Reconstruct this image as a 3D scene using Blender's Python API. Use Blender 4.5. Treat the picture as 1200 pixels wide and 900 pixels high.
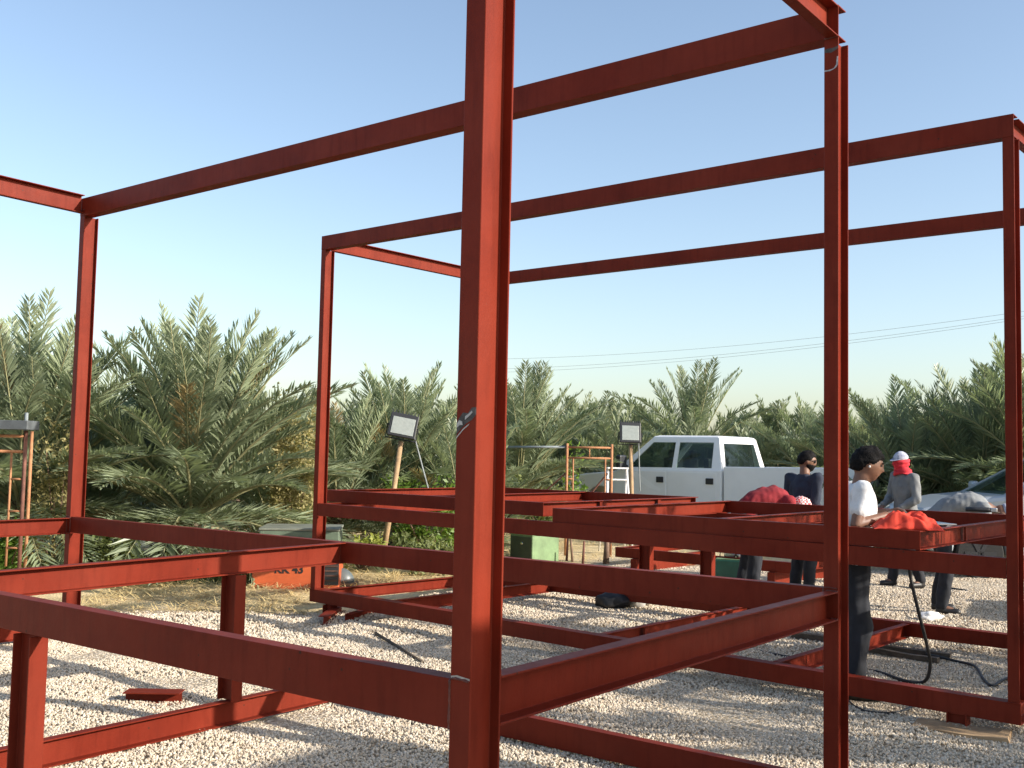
import bpy, bmesh, math, random
import numpy as np
from mathutils import Vector, Matrix, Euler, noise as mnoise
R = math.radians
sc = bpy.context.scene
for o in list(bpy.data.objects): bpy.data.objects.remove(o, do_unlink=True)
C = sc.collection
rnd = random.Random(7)

# ------------------------------------------------------------------ camera, sky, sun, exposure
CAMZ = 1.65
PITCH, ROLL, FPX = 0.0652, 0.0207, 1233.5          # focal length in pixels of a 1200 px wide frame
cam_d = bpy.data.cameras.new('camera'); cam = bpy.data.objects.new('camera', cam_d); C.objects.link(cam)
cam_d.sensor_width = 36.0; cam_d.lens = FPX / 1200 * 36.0; cam_d.clip_start = 0.05; cam_d.clip_end = 2000
_f = Vector((0, math.cos(PITCH), math.sin(PITCH))); _u = Vector((0, -math.sin(PITCH), math.cos(PITCH))); _r = Vector((1, 0, 0))
r2 = math.cos(ROLL) * _r + math.sin(ROLL) * _u; u2 = -math.sin(ROLL) * _r + math.cos(ROLL) * _u
cam.matrix_world = Matrix(((r2.x, u2.x, -_f.x, 0), (r2.y, u2.y, -_f.y, 0), (r2.z, u2.z, -_f.z, CAMZ), (0, 0, 0, 1)))
sc.camera = cam
SUN = Vector((2.124, -0.851, 1.0)).normalized()      # towards the sun
elev = math.asin(SUN.z)
wd = bpy.data.worlds.new('World'); sc.world = wd; wd.use_nodes = True
nt = wd.node_tree; bg = nt.nodes['Background']
sky = nt.nodes.new('ShaderNodeTexSky'); sky.sky_type = 'NISHITA'; sky.sun_disc = False
sky.sun_elevation = elev; sky.sun_rotation = math.atan2(SUN.x, SUN.y)
sky.altitude = 0; sky.air_density = 1.0; sky.dust_density = 1.5; sky.ozone_density = 1.2
hsv = nt.nodes.new('ShaderNodeHueSaturation'); hsv.inputs['Saturation'].default_value = .95; hsv.inputs['Value'].default_value = 1.05
nt.links.new(sky.outputs[0], hsv.inputs['Color']); nt.links.new(hsv.outputs[0], bg.inputs[0]); bg.inputs[1].default_value = 0.15
sun_d = bpy.data.lights.new('sun', 'SUN'); sun = bpy.data.objects.new('sun', sun_d); C.objects.link(sun)
sun_d.energy = 5.0; sun_d.angle = R(0.53); sun_d.color = (1.0, 0.925, 0.82)
sun.rotation_euler = (-SUN).to_track_quat('-Z', 'Y').to_euler(); sun.location = (20, -10, 20)
sc.view_settings.view_transform = 'Standard'; sc.view_settings.look = 'None'
sc.view_settings.exposure = 0.64; sc.view_settings.gamma = 1.0

def ray(px, py):
    return _f + (px - 600) / FPX * r2 + (450 - py) / FPX * u2
def onz(px, py, z=0.0):
    d = ray(px, py); t = (z - CAMZ) / d.z; return Vector((0, 0, CAMZ)) + d * t
def aty(px, py, Y):
    d = ray(px, py); return Vector((0, 0, CAMZ)) + d * (Y / d.y)

# ------------------------------------------------------------------ helpers
def empty(name, loc=(0, 0, 0), rz=0.0):
    o = bpy.data.objects.new(name, None); C.objects.link(o); o.location = loc; o.rotation_euler = (0, 0, rz)
    o.empty_display_size = 0.1
    return o
def tag(o, label=None, cat=None, group=None, kind=None):
    if label: o['label'] = label
    if cat: o['category'] = cat
    if group: o['group'] = group
    if kind: o['kind'] = kind
    return o
class MB:
    def __init__(s): s.v = []; s.f = []; s.m = []
    def add(s, vs, fs, mi=0):
        n = len(s.v); s.v += [tuple(v) for v in vs]; s.f += [tuple(i + n for i in f) for f in fs]; s.m += [mi] * len(fs); return s
    def box(s, c, size, rot=None, mi=0, taper=1.0):
        hx, hy, hz = [a / 2 for a in size]; M = rot.to_matrix() if isinstance(rot, Euler) else (rot or Matrix.Identity(3)); c = Vector(c)
        P = []
        for z in (-hz, hz):
            t = 1.0 if z < 0 else taper
            P += [Vector((-hx * t, -hy * t, z)), Vector((hx * t, -hy * t, z)), Vector((hx * t, hy * t, z)), Vector((-hx * t, hy * t, z))]
        return s.add([c + M @ p for p in P], [(3, 2, 1, 0), (4, 5, 6, 7), (0, 1, 5, 4), (1, 2, 6, 5), (2, 3, 7, 6), (3, 0, 4, 7)], mi)
    def tube(s, pts, rad, n=8, cap=True, mi=0, round_end=False):
        pts = [Vector(p) for p in pts]; k = len(pts)
        rads = rad if isinstance(rad, (list, tuple)) else [rad] * k
        prev = None; V = []
        for i, p in enumerate(pts):
            t = (pts[min(i + 1, k - 1)] - pts[max(i - 1, 0)]).normalized()
            if prev is None:
                a = Vector((0, 0, 1)) if abs(t.z) < .9 else Vector((1, 0, 0)); x = t.cross(a).normalized()
            else: x = (prev - t * prev.dot(t)).normalized()
            prev = x; y = t.cross(x)
            V += [p + rads[i] * (math.cos(2 * math.pi * j / n) * x + math.sin(2 * math.pi * j / n) * y) for j in range(n)]
        F = [(i * n + j, i * n + (j + 1) % n, (i + 1) * n + (j + 1) % n, (i + 1) * n + j) for i in range(k - 1) for j in range(n)]
        if cap: F += [tuple(range(n))[::-1], tuple((k - 1) * n + j for j in range(n))]
        return s.add(V, F, mi)
    def loft(s, rings, mi=0, cap=True):
        n = len(rings[0]); k = len(rings); V = [p for r_ in rings for p in r_]
        F = [(i * n + j, i * n + (j + 1) % n, (i + 1) * n + (j + 1) % n, (i + 1) * n + j) for i in range(k - 1) for j in range(n)]
        if cap: F += [tuple(range(n))[::-1], tuple((k - 1) * n + j for j in range(n))]
        return s.add(V, F, mi)
    def prism(s, prof, P0, P1, lat, up, mi=0):
        P0 = Vector(P0); P1 = Vector(P1); n = len(prof)
        V = [P0 + lat * a + up * b for a, b in prof] + [P1 + lat * a + up * b for a, b in prof]
        F = [(j, (j + 1) % n, n + (j + 1) % n, n + j) for j in range(n)] + [tuple(range(n))[::-1], tuple(range(n, 2 * n))]
        return s.add(V, F, mi)
    def ellipsoid(s, c, rad, nu=12, nv=8, M=None, mi=0):
        c = Vector(c); M = M or Matrix.Identity(3)
        rings = []
        for i in range(1, nv):
            th = math.pi * i / nv
            rings.append([c + M @ Vector((rad[0] * math.sin(th) * math.cos(2 * math.pi * j / nu), rad[1] * math.sin(th) * math.sin(2 * math.pi * j / nu), -rad[2] * math.cos(th))) for j in range(nu)])
        return s.loft(rings, mi)
    def capsule(s, a, b, ra, rb, n=14):
        a = Vector(a); b = Vector(b); d = (b - a).normalized(); pts = []; rr = []
        for k in range(5):
            t = math.pi / 2 * k / 4; pts.append(a - d * ra * math.cos(t) * .999); rr.append(max(ra * math.sin(t), .0005))
        for k in range(1, 4): pts.append(a.lerp(b, k / 4)); rr.append(ra + (rb - ra) * k / 4)
        for k in range(5):
            t = math.pi / 2 * k / 4; pts.append(b + d * rb * math.sin(t)); rr.append(max(rb * math.cos(t), .0005))
        return s.tube(pts, rr, n)
    def mesh(s, name, mats, smooth=False, fixn=True):
        me = bpy.data.meshes.new(name); me.from_pydata(s.v, [], s.f)
        for m in (mats if isinstance(mats, (list, tuple)) else [mats]): me.materials.append(m)
        if any(s.m): me.polygons.foreach_set('material_index', s.m)
        if fixn:
            bm = bmesh.new(); bm.from_mesh(me); bmesh.ops.recalc_face_normals(bm, faces=bm.faces); bm.to_mesh(me); bm.free()
        if smooth: me.polygons.foreach_set('use_smooth', [True] * len(me.polygons))
        me.update(); return me
    def build(s, name, mats, parent=None, smooth=False, bevel=0, fixn=True, auto=None):
        me = s.mesh(name, mats, smooth, fixn); o = bpy.data.objects.new(name, me); C.objects.link(o)
        if parent: o.parent = parent
        if bevel:
            b = o.modifiers.new('bevel', 'BEVEL'); b.width = bevel; b.segments = 2; b.limit_method = 'ANGLE'; b.angle_limit = R(35)
        return o
def inst(me, name, parent=None, M=None):
    o = bpy.data.objects.new(name, me); C.objects.link(o)
    if parent: o.parent = parent
    if M is not None: o.matrix_local = M
    return o

# ------------------------------------------------------------------ materials
def mat(name, col, rough=.6, metal=0., noise=0., nscale=8., col2=None, bump=0., bscale=60., spec=.5, rvar=0., rnd_obj=0.):
    m = bpy.data.materials.new(name); m.use_nodes = True; n = m.node_tree.nodes; l = m.node_tree.links
    b = n['Principled BSDF']; b.inputs['Roughness'].default_value = rough; b.inputs['Metallic'].default_value = metal
    b.inputs['Specular IOR Level'].default_value = spec
    b.inputs['Base Color'].default_value = (*col, 1)
    tc = n.new('ShaderNodeTexCoord')
    if noise or col2:
        t = n.new('ShaderNodeTexNoise'); t.inputs['Scale'].default_value = nscale; t.inputs['Detail'].default_value = 6; t.inputs['Roughness'].default_value = .65
        l.new(tc.outputs['Object'], t.inputs['Vector'])
        rp = n.new('ShaderNodeValToRGB'); rp.color_ramp.elements[0].position = .33; rp.color_ramp.elements[1].position = .68
        c2 = col2 or tuple(min(1, c * (1 + noise)) for c in col); c1 = tuple(c * (1 - noise) for c in col) if not col2 else col
        rp.color_ramp.elements[0].color = (*c1, 1); rp.color_ramp.elements[1].color = (*c2, 1)
        l.new(t.outputs['Fac'], rp.inputs['Fac']); src = rp.outputs['Color']
        if rnd_obj:
            oi = n.new('ShaderNodeObjectInfo'); mr = n.new('ShaderNodeMapRange'); mr.inputs['To Min'].default_value = 1 - rnd_obj; mr.inputs['To Max'].default_value = 1 + rnd_obj
            l.new(oi.outputs['Random'], mr.inputs['Value']); mx = n.new('ShaderNodeMixRGB'); mx.blend_type = 'MULTIPLY'; mx.inputs['Fac'].default_value = 1
            l.new(src, mx.inputs['Color1']); l.new(mr.outputs['Result'], mx.inputs['Color2']); src = mx.outputs['Color']
        l.new(src, b.inputs['Base Color'])
        if rvar:
            mr2 = n.new('ShaderNodeMapRange'); mr2.inputs['To Min'].default_value = rough - rvar; mr2.inputs['To Max'].default_value = rough + rvar
            l.new(t.outputs['Fac'], mr2.inputs['Value']); l.new(mr2.outputs['Result'], b.inputs['Roughness'])
    if bump:
        t2 = n.new('ShaderNodeTexNoise'); t2.inputs['Scale'].default_value = bscale; t2.inputs['Detail'].default_value = 4
        l.new(tc.outputs['Object'], t2.inputs['Vector']); bp = n.new('ShaderNodeBump'); bp.inputs['Strength'].default_value = bump; bp.inputs['Distance'].default_value = .01
        l.new(t2.outputs['Fac'], bp.inputs['Height']); l.new(bp.outputs['Normal'], b.inputs['Normal'])
    return m
def red_oxide():
    m = bpy.data.materials.new('red_oxide_primer'); m.use_nodes = True; n = m.node_tree.nodes; l = m.node_tree.links; b = n['Principled BSDF']
    geo = n.new('ShaderNodeNewGeometry')
    t = n.new('ShaderNodeTexNoise'); t.inputs['Scale'].default_value = 2.2; t.inputs['Detail'].default_value = 8; t.inputs['Roughness'].default_value = .7; l.new(geo.outputs['Position'], t.inputs['Vector'])
    rp = n.new('ShaderNodeValToRGB'); e = rp.color_ramp.elements
    e[0].position = .3; e[0].color = (.120, .0140, .0066, 1); e[1].position = .72; e[1].color = (.195, .0250, .0115, 1)
    l.new(t.outputs['Fac'], rp.inputs['Fac'])
    # scuffs and dust
    t2 = n.new('ShaderNodeTexNoise'); t2.inputs['Scale'].default_value = 17; t2.inputs['Detail'].default_value = 7; t2.inputs['Roughness'].default_value = .75; l.new(geo.outputs['Position'], t2.inputs['Vector'])
    r2_ = n.new('ShaderNodeValToRGB'); r2_.color_ramp.elements[0].position = .66; r2_.color_ramp.elements[1].position = .78; l.new(t2.outputs['Fac'], r2_.inputs['Fac'])
    ml = n.new('ShaderNodeMath'); ml.operation = 'MULTIPLY'; ml.inputs[1].default_value = .22; l.new(r2_.outputs['Color'], ml.inputs[0])
    mx = n.new('ShaderNodeMixRGB'); mx.inputs['Color2'].default_value = (.27, .12, .085, 1); l.new(ml.outputs[0], mx.inputs['Fac']); l.new(rp.outputs['Color'], mx.inputs['Color1'])
    t4 = n.new('ShaderNodeTexNoise'); t4.inputs['Scale'].default_value = .9; t4.inputs['Detail'].default_value = 5; t4.inputs['Distortion'].default_value = 1.2; l.new(geo.outputs['Position'], t4.inputs['Vector'])
    r4 = n.new('ShaderNodeValToRGB'); r4.color_ramp.elements[0].position = .44; r4.color_ramp.elements[1].position = .62; l.new(t4.outputs['Fac'], r4.inputs['Fac'])
    m4_ = n.new('ShaderNodeMath'); m4_.operation = 'MULTIPLY'; m4_.inputs[1].default_value = .22; l.new(r4.outputs['Color'], m4_.inputs[0])
    mx4 = n.new('ShaderNodeMixRGB'); mx4.inputs['Color2'].default_value = (.225, .046, .026, 1); l.new(m4_.outputs[0], mx4.inputs['Fac']); l.new(mx.outputs['Color'], mx4.inputs['Color1'])
    mp = n.new('ShaderNodeMapping'); mp.inputs['Scale'].default_value = (30, 30, 3.5); l.new(geo.outputs['Position'], mp.inputs['Vector'])
    t5 = n.new('ShaderNodeTexNoise'); t5.inputs['Scale'].default_value = 1; t5.inputs['Detail'].default_value = 4; l.new(mp.outputs['Vector'], t5.inputs['Vector'])
    r5 = n.new('ShaderNodeValToRGB'); r5.color_ramp.elements[0].position = .30; r5.color_ramp.elements[0].color = (.62, .58, .56, 1); r5.color_ramp.elements[1].position = .5; r5.color_ramp.elements[1].color = (1, 1, 1, 1); l.new(t5.outputs['Fac'], r5.inputs['Fac'])
    mx5 = n.new('ShaderNodeMixRGB'); mx5.blend_type = 'MULTIPLY'; mx5.inputs['Fac'].default_value = .42; l.new(mx4.outputs['Color'], mx5.inputs['Color1']); l.new(r5.outputs['Color'], mx5.inputs['Color2'])
    vo = n.new('ShaderNodeTexVoronoi'); vo.inputs['Scale'].default_value = 9; l.new(geo.outputs['Position'], vo.inputs['Vector'])
    r6 = n.new('ShaderNodeValToRGB'); r6.color_ramp.elements[0].position = .035; r6.color_ramp.elements[0].color = (1, 1, 1, 1); r6.color_ramp.elements[1].position = .06; r6.color_ramp.elements[1].color = (0, 0, 0, 1); l.new(vo.outputs['Distance'], r6.inputs['Fac'])
    mx6 = n.new('ShaderNodeMixRGB'); mx6.inputs['Color2'].default_value = (.055, .022, .014, 1); l.new(r6.outputs['Color'], mx6.inputs['Fac']); l.new(mx5.outputs['Color'], mx6.inputs['Color1'])
    l.new(mx6.outputs['Color'], b.inputs['Base Color'])
    mr = n.new('ShaderNodeMapRange'); mr.inputs['To Min'].default_value = .34; mr.inputs['To Max'].default_value = .62; l.new(t2.outputs['Fac'], mr.inputs['Value']); l.new(mr.outputs['Result'], b.inputs['Roughness'])
    b.inputs['Specular IOR Level'].default_value = .09
    t3 = n.new('ShaderNodeTexNoise'); t3.inputs['Scale'].default_value = 90; t3.inputs['Detail'].default_value = 3; l.new(geo.outputs['Position'], t3.inputs['Vector'])
    bp = n.new('ShaderNodeBump'); bp.inputs['Strength'].default_value = .12; bp.inputs['Distance'].default_value = .004; l.new(t3.outputs['Fac'], bp.inputs['Height']); l.new(bp.outputs['Normal'], b.inputs['Normal'])
    return m
M_RED = red_oxide()
M_BLACK = mat('black_rubber', (.012, .012, .013), .55, noise=.3)
M_STEEL = mat('bare_steel', (.42, .42, .43), .35, .9, noise=.2)
M_WOOD = mat('weathered_timber', (.36, .24, .13), .8, noise=.3, nscale=5, bump=.3)
M_DKWOOD = mat('dark_timber', (.085, .065, .045), .85, noise=.4, nscale=9, bump=.4)
M_RUST = mat('rusty_tube', (.30, .12, .05), .8, noise=.3, nscale=14, col2=(.42, .21, .10), bump=.2)
M_RUSTD = mat('dark_rusty_tube', (.15, .06, .04), .8, noise=.3, nscale=14, bump=.2)
M_DECK = mat('dark_deck_plank', (.085, .095, .10), .7, noise=.3, nscale=7)
M_GREY = mat('grey_steel_plank', (.22, .25, .26), .6, noise=.25, nscale=7)
M_WHITE = mat('white_car_paint', (.82, .82, .80), .28, noise=.04, nscale=1.5, spec=.5)
M_GLASS = mat('tinted_glass', (.045, .065, .065), .06, spec=.9)
M_CHROME = mat('chrome', (.62, .63, .64), .2, 1.)
M_TYRE = mat('tyre_rubber', (.018, .018, .018), .85, noise=.2)
M_SILVER = mat('silver_blue_car_paint', (.36, .40, .43), .35, .3, noise=.05, nscale=2)
M_PLASTIC = mat('dark_plastic', (.02, .021, .024), .5)

# ------------------------------------------------------------------ ground
def ground_mat():
    m = bpy.data.materials.new('gravel_and_sand'); m.use_nodes = True; n = m.node_tree.nodes; l = m.node_tree.links; b = n['Principled BSDF']; b.inputs['Roughness'].default_value = .95; b.inputs['Specular IOR Level'].default_value = .2
    geo = n.new('ShaderNodeNewGeometry'); pos = geo.outputs['Position']
    vo = n.new('ShaderNodeTexVoronoi'); vo.inputs['Scale'].default_value = 38; l.new(pos, vo.inputs['Vector'])
    hs = n.new('ShaderNodeValToRGB'); cr = hs.color_ramp; cr.elements[0].color = (.34, .27, .18, 1); cr.elements[1].color = (.62, .55, .44, 1)
    e = cr.elements.new(.5); e.color = (.50, .42, .31, 1)
    sp = n.new('ShaderNodeSeparateColor'); l.new(vo.outputs['Color'], sp.inputs[0]); l.new(sp.outputs[0], hs.inputs['Fac'])
    dk = n.new('ShaderNodeValToRGB'); dk.color_ramp.elements[0].position = .35; dk.color_ramp.elements[0].color = (1, 1, 1, 1); dk.color_ramp.elements[1].position = .75; dk.color_ramp.elements[1].color = (.72, .69, .64, 1)
    l.new(vo.outputs['Distance'], dk.inputs['Fac'])
    gm = n.new('ShaderNodeMixRGB'); gm.blend_type = 'MULTIPLY'; gm.inputs['Fac'].default_value = 1; l.new(hs.outputs['Color'], gm.inputs['Color1']); l.new(dk.outputs['Color'], gm.inputs['Color2'])
    # sand, straw
    ns = n.new('ShaderNodeTexNoise'); ns.inputs['Scale'].default_value = 1.6; ns.inputs['Detail'].default_value = 9; ns.inputs['Roughness'].default_value = .72; l.new(pos, ns.inputs['Vector'])
    sr = n.new('ShaderNodeValToRGB'); q = sr.color_ramp; q.elements[0].position = .32; q.elements[0].color = (.27, .20, .10, 1); q.elements[1].position = .66; q.elements[1].color = (.76, .61, .36, 1); ee = q.elements.new(.48); ee.color = (.60, .47, .26, 1)
    l.new(ns.outputs['Fac'], sr.inputs['Fac'])
    # boundary: gravel where y < 10.2 + 0.9*max(x+1.4,0)..., wobbling
    sx = n.new('ShaderNodeSeparateXYZ'); l.new(pos, sx.inputs[0])
    def M(op, a, c=None):
        k = n.new('ShaderNodeMath'); k.operation = op
        for i, s_ in enumerate((a, c)):
            if s_ is None: continue
            if isinstance(s_, (int, float)): k.inputs[i].default_value = s_
            else: l.new(s_, k.inputs[i])
        return k.outputs[0]
    lim = M('ADD', M('MULTIPLY', M('MINIMUM', M('MAXIMUM', M('ADD', sx.outputs['X'], 1.6), 0.), 3.2), 1.9), 10.6)
    wob = n.new('ShaderNodeTexNoise'); wob.inputs['Scale'].default_value = .9; wob.inputs['Detail'].default_value = 5; l.new(pos, wob.inputs['Vector'])
    dd = M('ADD', M('SUBTRACT', sx.outputs['Y'], lim), M('MULTIPLY', M('SUBTRACT', wob.outputs['Fac'], .5), 2.2))
    st = n.new('ShaderNodeMapRange'); st.inputs['From Min'].default_value = -.3; st.inputs['From Max'].default_value = .5; l.new(dd, st.inputs['Value'])
    mx = n.new('ShaderNodeMixRGB'); l.new(st.outputs['Result'], mx.inputs['Fac']); l.new(gm.outputs['Color'], mx.inputs['Color1']); l.new(sr.outputs['Color'], mx.inputs['Color2'])
    l.new(mx.outputs['Color'], b.inputs['Base Color'])
    bp = n.new('ShaderNodeBump'); bp.inputs['Strength'].default_value = .9; bp.inputs['Distance'].default_value = .012; bp.invert = True
    l.new(vo.outputs['Distance'], bp.inputs['Height']); l.new(bp.outputs['Normal'], b.inputs['Normal'])
    return m
g = MB(); N = 60
xs = [-600, -200, -80, -40] + list(np.linspace(-22, 26, N)) + [45, 90, 200, 600]; ys = [-300, -60, -20] + list(np.linspace(-6, 34, N)) + [50, 90, 200, 900]
def gz(x, y):
    if y < 9.5: return 0.0
    return .045 * mnoise.noise(Vector((x * .45, y * .45, 3.1))) * min(1, (y - 9.5) / 3) if y < 34 and abs(x) < 26 else 0.0
g.add([(x, y, gz(x, y)) for y in ys for x in xs], [(j * len(xs) + i, j * len(xs) + i + 1, (j + 1) * len(xs) + i + 1, (j + 1) * len(xs) + i) for j in range(len(ys) - 1) for i in range(len(xs) - 1)])
ground = g.build('ground', ground_mat(), smooth=True, fixn=False); tag(ground, kind='structure')

# loose stones: geometry-node instances on two patches of the yard
def stone_mat():
    m = bpy.data.materials.new('gravel_stone'); m.use_nodes = True; n = m.node_tree.nodes; l = m.node_tree.links; b = n['Principled BSDF']; b.inputs['Roughness'].default_value = .9; b.inputs['Specular IOR Level'].default_value = .25
    oi = n.new('ShaderNodeObjectInfo'); rp = n.new('ShaderNodeValToRGB'); cr = rp.color_ramp
    cr.elements[0].color = (.36, .285, .20, 1); cr.elements[1].color = (.70, .625, .51, 1)
    for p_, c_ in ((.2, (.51, .42, .31)), (.5, (.59, .50, .38)), (.8, (.64, .555, .435))):
        e = cr.elements.new(p_); e.color = (*c_, 1)
    l.new(oi.outputs['Random'], rp.inputs['Fac']); l.new(rp.outputs['Color'], b.inputs['Base Color'])
    return m
M_STONE = stone_mat()
def gravel(name, label, poly, density, s0, s1, seed):
    mb = MB(); mb.add([(x, y, .0) for x, y in poly], [tuple(range(len(poly)))])
    o = mb.build(name, M_STONE, fixn=False); tag(o, label, 'gravel', kind='stuff')
    ng = bpy.data.node_groups.new(name, 'GeometryNodeTree'); ng.interface.new_socket('Geometry', in_out='INPUT', socket_type='NodeSocketGeometry'); ng.interface.new_socket('Geometry', in_out='OUTPUT', socket_type='NodeSocketGeometry')
    n = ng.nodes; l = ng.links
    gi = n.new('NodeGroupInput'); go = n.new('NodeGroupOutput')
    dp = n.new('GeometryNodeDistributePointsOnFaces'); dp.inputs['Density'].default_value = density; dp.inputs['Seed'].default_value = seed
    l.new(gi.outputs[0], dp.inputs['Mesh'])
    ic = n.new('GeometryNodeMeshIcoSphere'); ic.inputs['Radius'].default_value = 1; ic.inputs['Subdivisions'].default_value = 1
    sm = n.new('GeometryNodeSetMaterial'); sm.inputs['Material'].default_value = M_STONE; l.new(ic.outputs['Mesh'], sm.inputs['Geometry'])
    ip = n.new('GeometryNodeInstanceOnPoints'); l.new(dp.outputs['Points'], ip.inputs['Points']); l.new(sm.outputs[0], ip.inputs['Instance'])
    rr = n.new('FunctionNodeRandomValue'); rr.data_type = 'FLOAT_VECTOR'; rr.inputs['Min'].default_value = (0, 0, 0); rr.inputs['Max'].default_value = (6.28, 6.28, 6.28)
    rs = n.new('FunctionNodeRandomValue'); rs.data_type = 'FLOAT_VECTOR'; rs.inputs['Min'].default_value = (s0, s0 * .7, s0 * .6); rs.inputs['Max'].default_value = (s1, s1 * .8, s1 * .7); rs.inputs['Seed'].default_value = 5
    nz = n.new('ShaderNodeTexNoise'); nz.inputs['Scale'].default_value = 1.1; nz.inputs['Detail'].default_value = 3
    mm = n.new('ShaderNodeMapRange'); mm.inputs['From Min'].default_value = .35; mm.inputs['From Max'].default_value = .7; mm.inputs['To Min'].default_value = -.006; mm.inputs['To Max'].default_value = .026; l.new(nz.outputs[0], mm.inputs[0])
    cx = n.new('ShaderNodeCombineXYZ'); l.new(mm.outputs[0], cx.inputs[2]); spn = n.new('GeometryNodeSetPosition'); l.new(dp.outputs['Points'], spn.inputs['Geometry']); l.new(cx.outputs[0], spn.inputs['Offset']); l.new(spn.outputs[0], ip.inputs['Points'])
    l.new(rr.outputs[0], ip.inputs['Rotation']); l.new(rs.outputs[0], ip.inputs['Scale'])
    l.new(ip.outputs[0], go.inputs[0])
    md = o.modifiers.new('stones', 'NODES'); md.node_group = ng
    return o
gravel('gravel', 'loose cream gravel under the near steel frame', [(-5.2, 4.6), (5.2, 4.6), (6.2, 9.2), (-6.4, 9.2)], 3800, .005, .0145, 1)
gravel('gravel', 'cream gravel stretching back under the far steel frame', [(-6.4, 9.2), (6.2, 9.2), (8.6, 15.6), (1.3, 15.9), (-.4, 13), (-1.7, 10.7), (-6.0, 10.3)], 1400, .008, .019, 2)

# ------------------------------------------------------------------ steel frames
def frame_axes(a, ox, oy):
    d1 = Vector((-math.sin(a), math.cos(a), 0)); d2 = Vector((math.cos(a), math.sin(a), 0)); O = Vector((ox, oy, 0))
    return d1, d2, (lambda u, v, z=0.: O + d1 * u + d2 * v + Vector((0, 0, z)))
UP = Vector((0, 0, 1))
def chan(w, h, tf=.007, tw=.005): return [(0, 0), (w, 0), (w, -tf), (tw, -tf), (tw, -h + tf), (w, -h + tf), (w, -h), (0, -h)]
def ibeam(b, h, tf=.007, tw=.005):   # a: across (flange width), b: along depth from 0 to h
    return [(-b/2, 0), (b/2, 0), (b/2, tf), (tw/2, tf), (tw/2, h - tf), (b/2, h - tf), (b/2, h), (-b/2, h), (-b/2, h - tf), (-tw/2, h - tf), (-tw/2, tf), (-b/2, tf)]
class Frame:
    def __init__(s, root, a, ox, oy):
        s.root = root; s.d1, s.d2, s.P = frame_axes(a, ox, oy); s.inv = root.matrix_world.inverted() if root else None
        s.O = root.location.copy() if root else Vector((0, 0, 0))
    def _b(s, mb, name):
        mb.v = [tuple(Vector(v) - s.O) for v in mb.v]; o = mb.build(name, M_RED, s.root)
        bv = o.modifiers.new('edge', 'BEVEL'); bv.width = .0016; bv.segments = 1; bv.limit_method = 'ANGLE'; bv.angle_limit = R(40)
        return o
    def bu(s, name, u0, u1, v, z0, z1=None, h=.135, w=.06):      # runs along d1, flat back towards -d2
        z1 = z0 if z1 is None else z1
        return s._b(MB().prism(chan(w, h), s.P(u0, v, z0), s.P(u1, v, z1), s.d2, UP), name)
    def bv(s, name, u, v0, v1, z0, z1=None, h=.135, w=.058):     # runs along d2, open towards -d1
        z1 = z0 if z1 is None else z1
        return s._b(MB().prism(chan(w, h), s.P(u + w - .035, v0, z0), s.P(u + w - .035, v1, z1), -s.d1, UP), name)
    def col(s, u, v, z0, z1, b=.071, h=.134, name='column'):
        return s._b(MB().prism(ibeam(b, h), s.P(u, v, z0), s.P(u, v, z1), s.d1, s.d2), name)
    def post(s, u, v, z0, z1, b=.078, h=.135, name='support_post'):   # turned by 90 degrees
        return s._b(MB().prism(ibeam(b, h), s.P(u - h/2, v, z0), s.P(u - h/2, v, z1), s.d2, s.d1), name)
    def plate(s, u, v, z, su, sv, t, name='base_plate'):
        rot = Matrix((s.d1, s.d2, UP)).transposed()
        return s._b(MB().box(s.P(u, v, z), (su, sv, t), rot), name)

AA, W, L, J = .9104, 2.6646, 6.7072, 3.3057
rootA = empty('cabin_skeleton', (-.1226, 2.8733, 0)); tag(rootA, 'red primed open steel cabin frame nearest the camera, with the widest column', 'steel frame')
FA = Frame(rootA, AA, -.1226, 2.8733)
for u, v, zt in ((0, 0, 3.69), (0, W, 3.686), (L, W, 3.636), (L, 0, 3.64)): FA.col(u, v, 0.012, zt)
for u, v in ((0, 0), (0, W), (L, W), (L, 0)): FA.plate(u, v + .067, .006, .16, .2, .012)
FA.bu('top_beam', -.036, L + .036, W - .002, 3.845, 3.794, h=.157, w=.10)
FA.bu('top_beam', -.036, L + .036, -.002, 3.848, 3.797, h=.157)
FA.bv('top_beam', 0, .13, W - .004, 3.843, 3.842, h=.155); FA.bv('top_beam', L, .13, W - .004, 3.86, 3.818, h=.16)
FA.bu('floor_beam', .037, L - .037, W + .003, 1.047, 1.026); FA.bu('floor_beam', .037, L - .037, .003, 1.036, .992)
FA.bv('floor_beam', 0, .136, W - .002, 1.033, 1.035); FA.bv('floor_beam', L, .136, W - .002, 1.015, 1.016)
FA.bv('floor_joist', J, .065, W + .001, 1.021, 1.037)
FA.bu('base_beam', .037, J - .06, W + .003, .165, .160, h=.14)
FA.bv('base_beam', J, .02, W - .0, .158, .163, h=.14)
FA.bv('base_beam', L, .136, W - .002, .17, h=.14)
FA.post(2.318, .04, .012, .875); FA.post(J - .0, 1.80, .16, .895)
FA.plate(2.318, .04, .006, .2, .16, .012)

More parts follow.
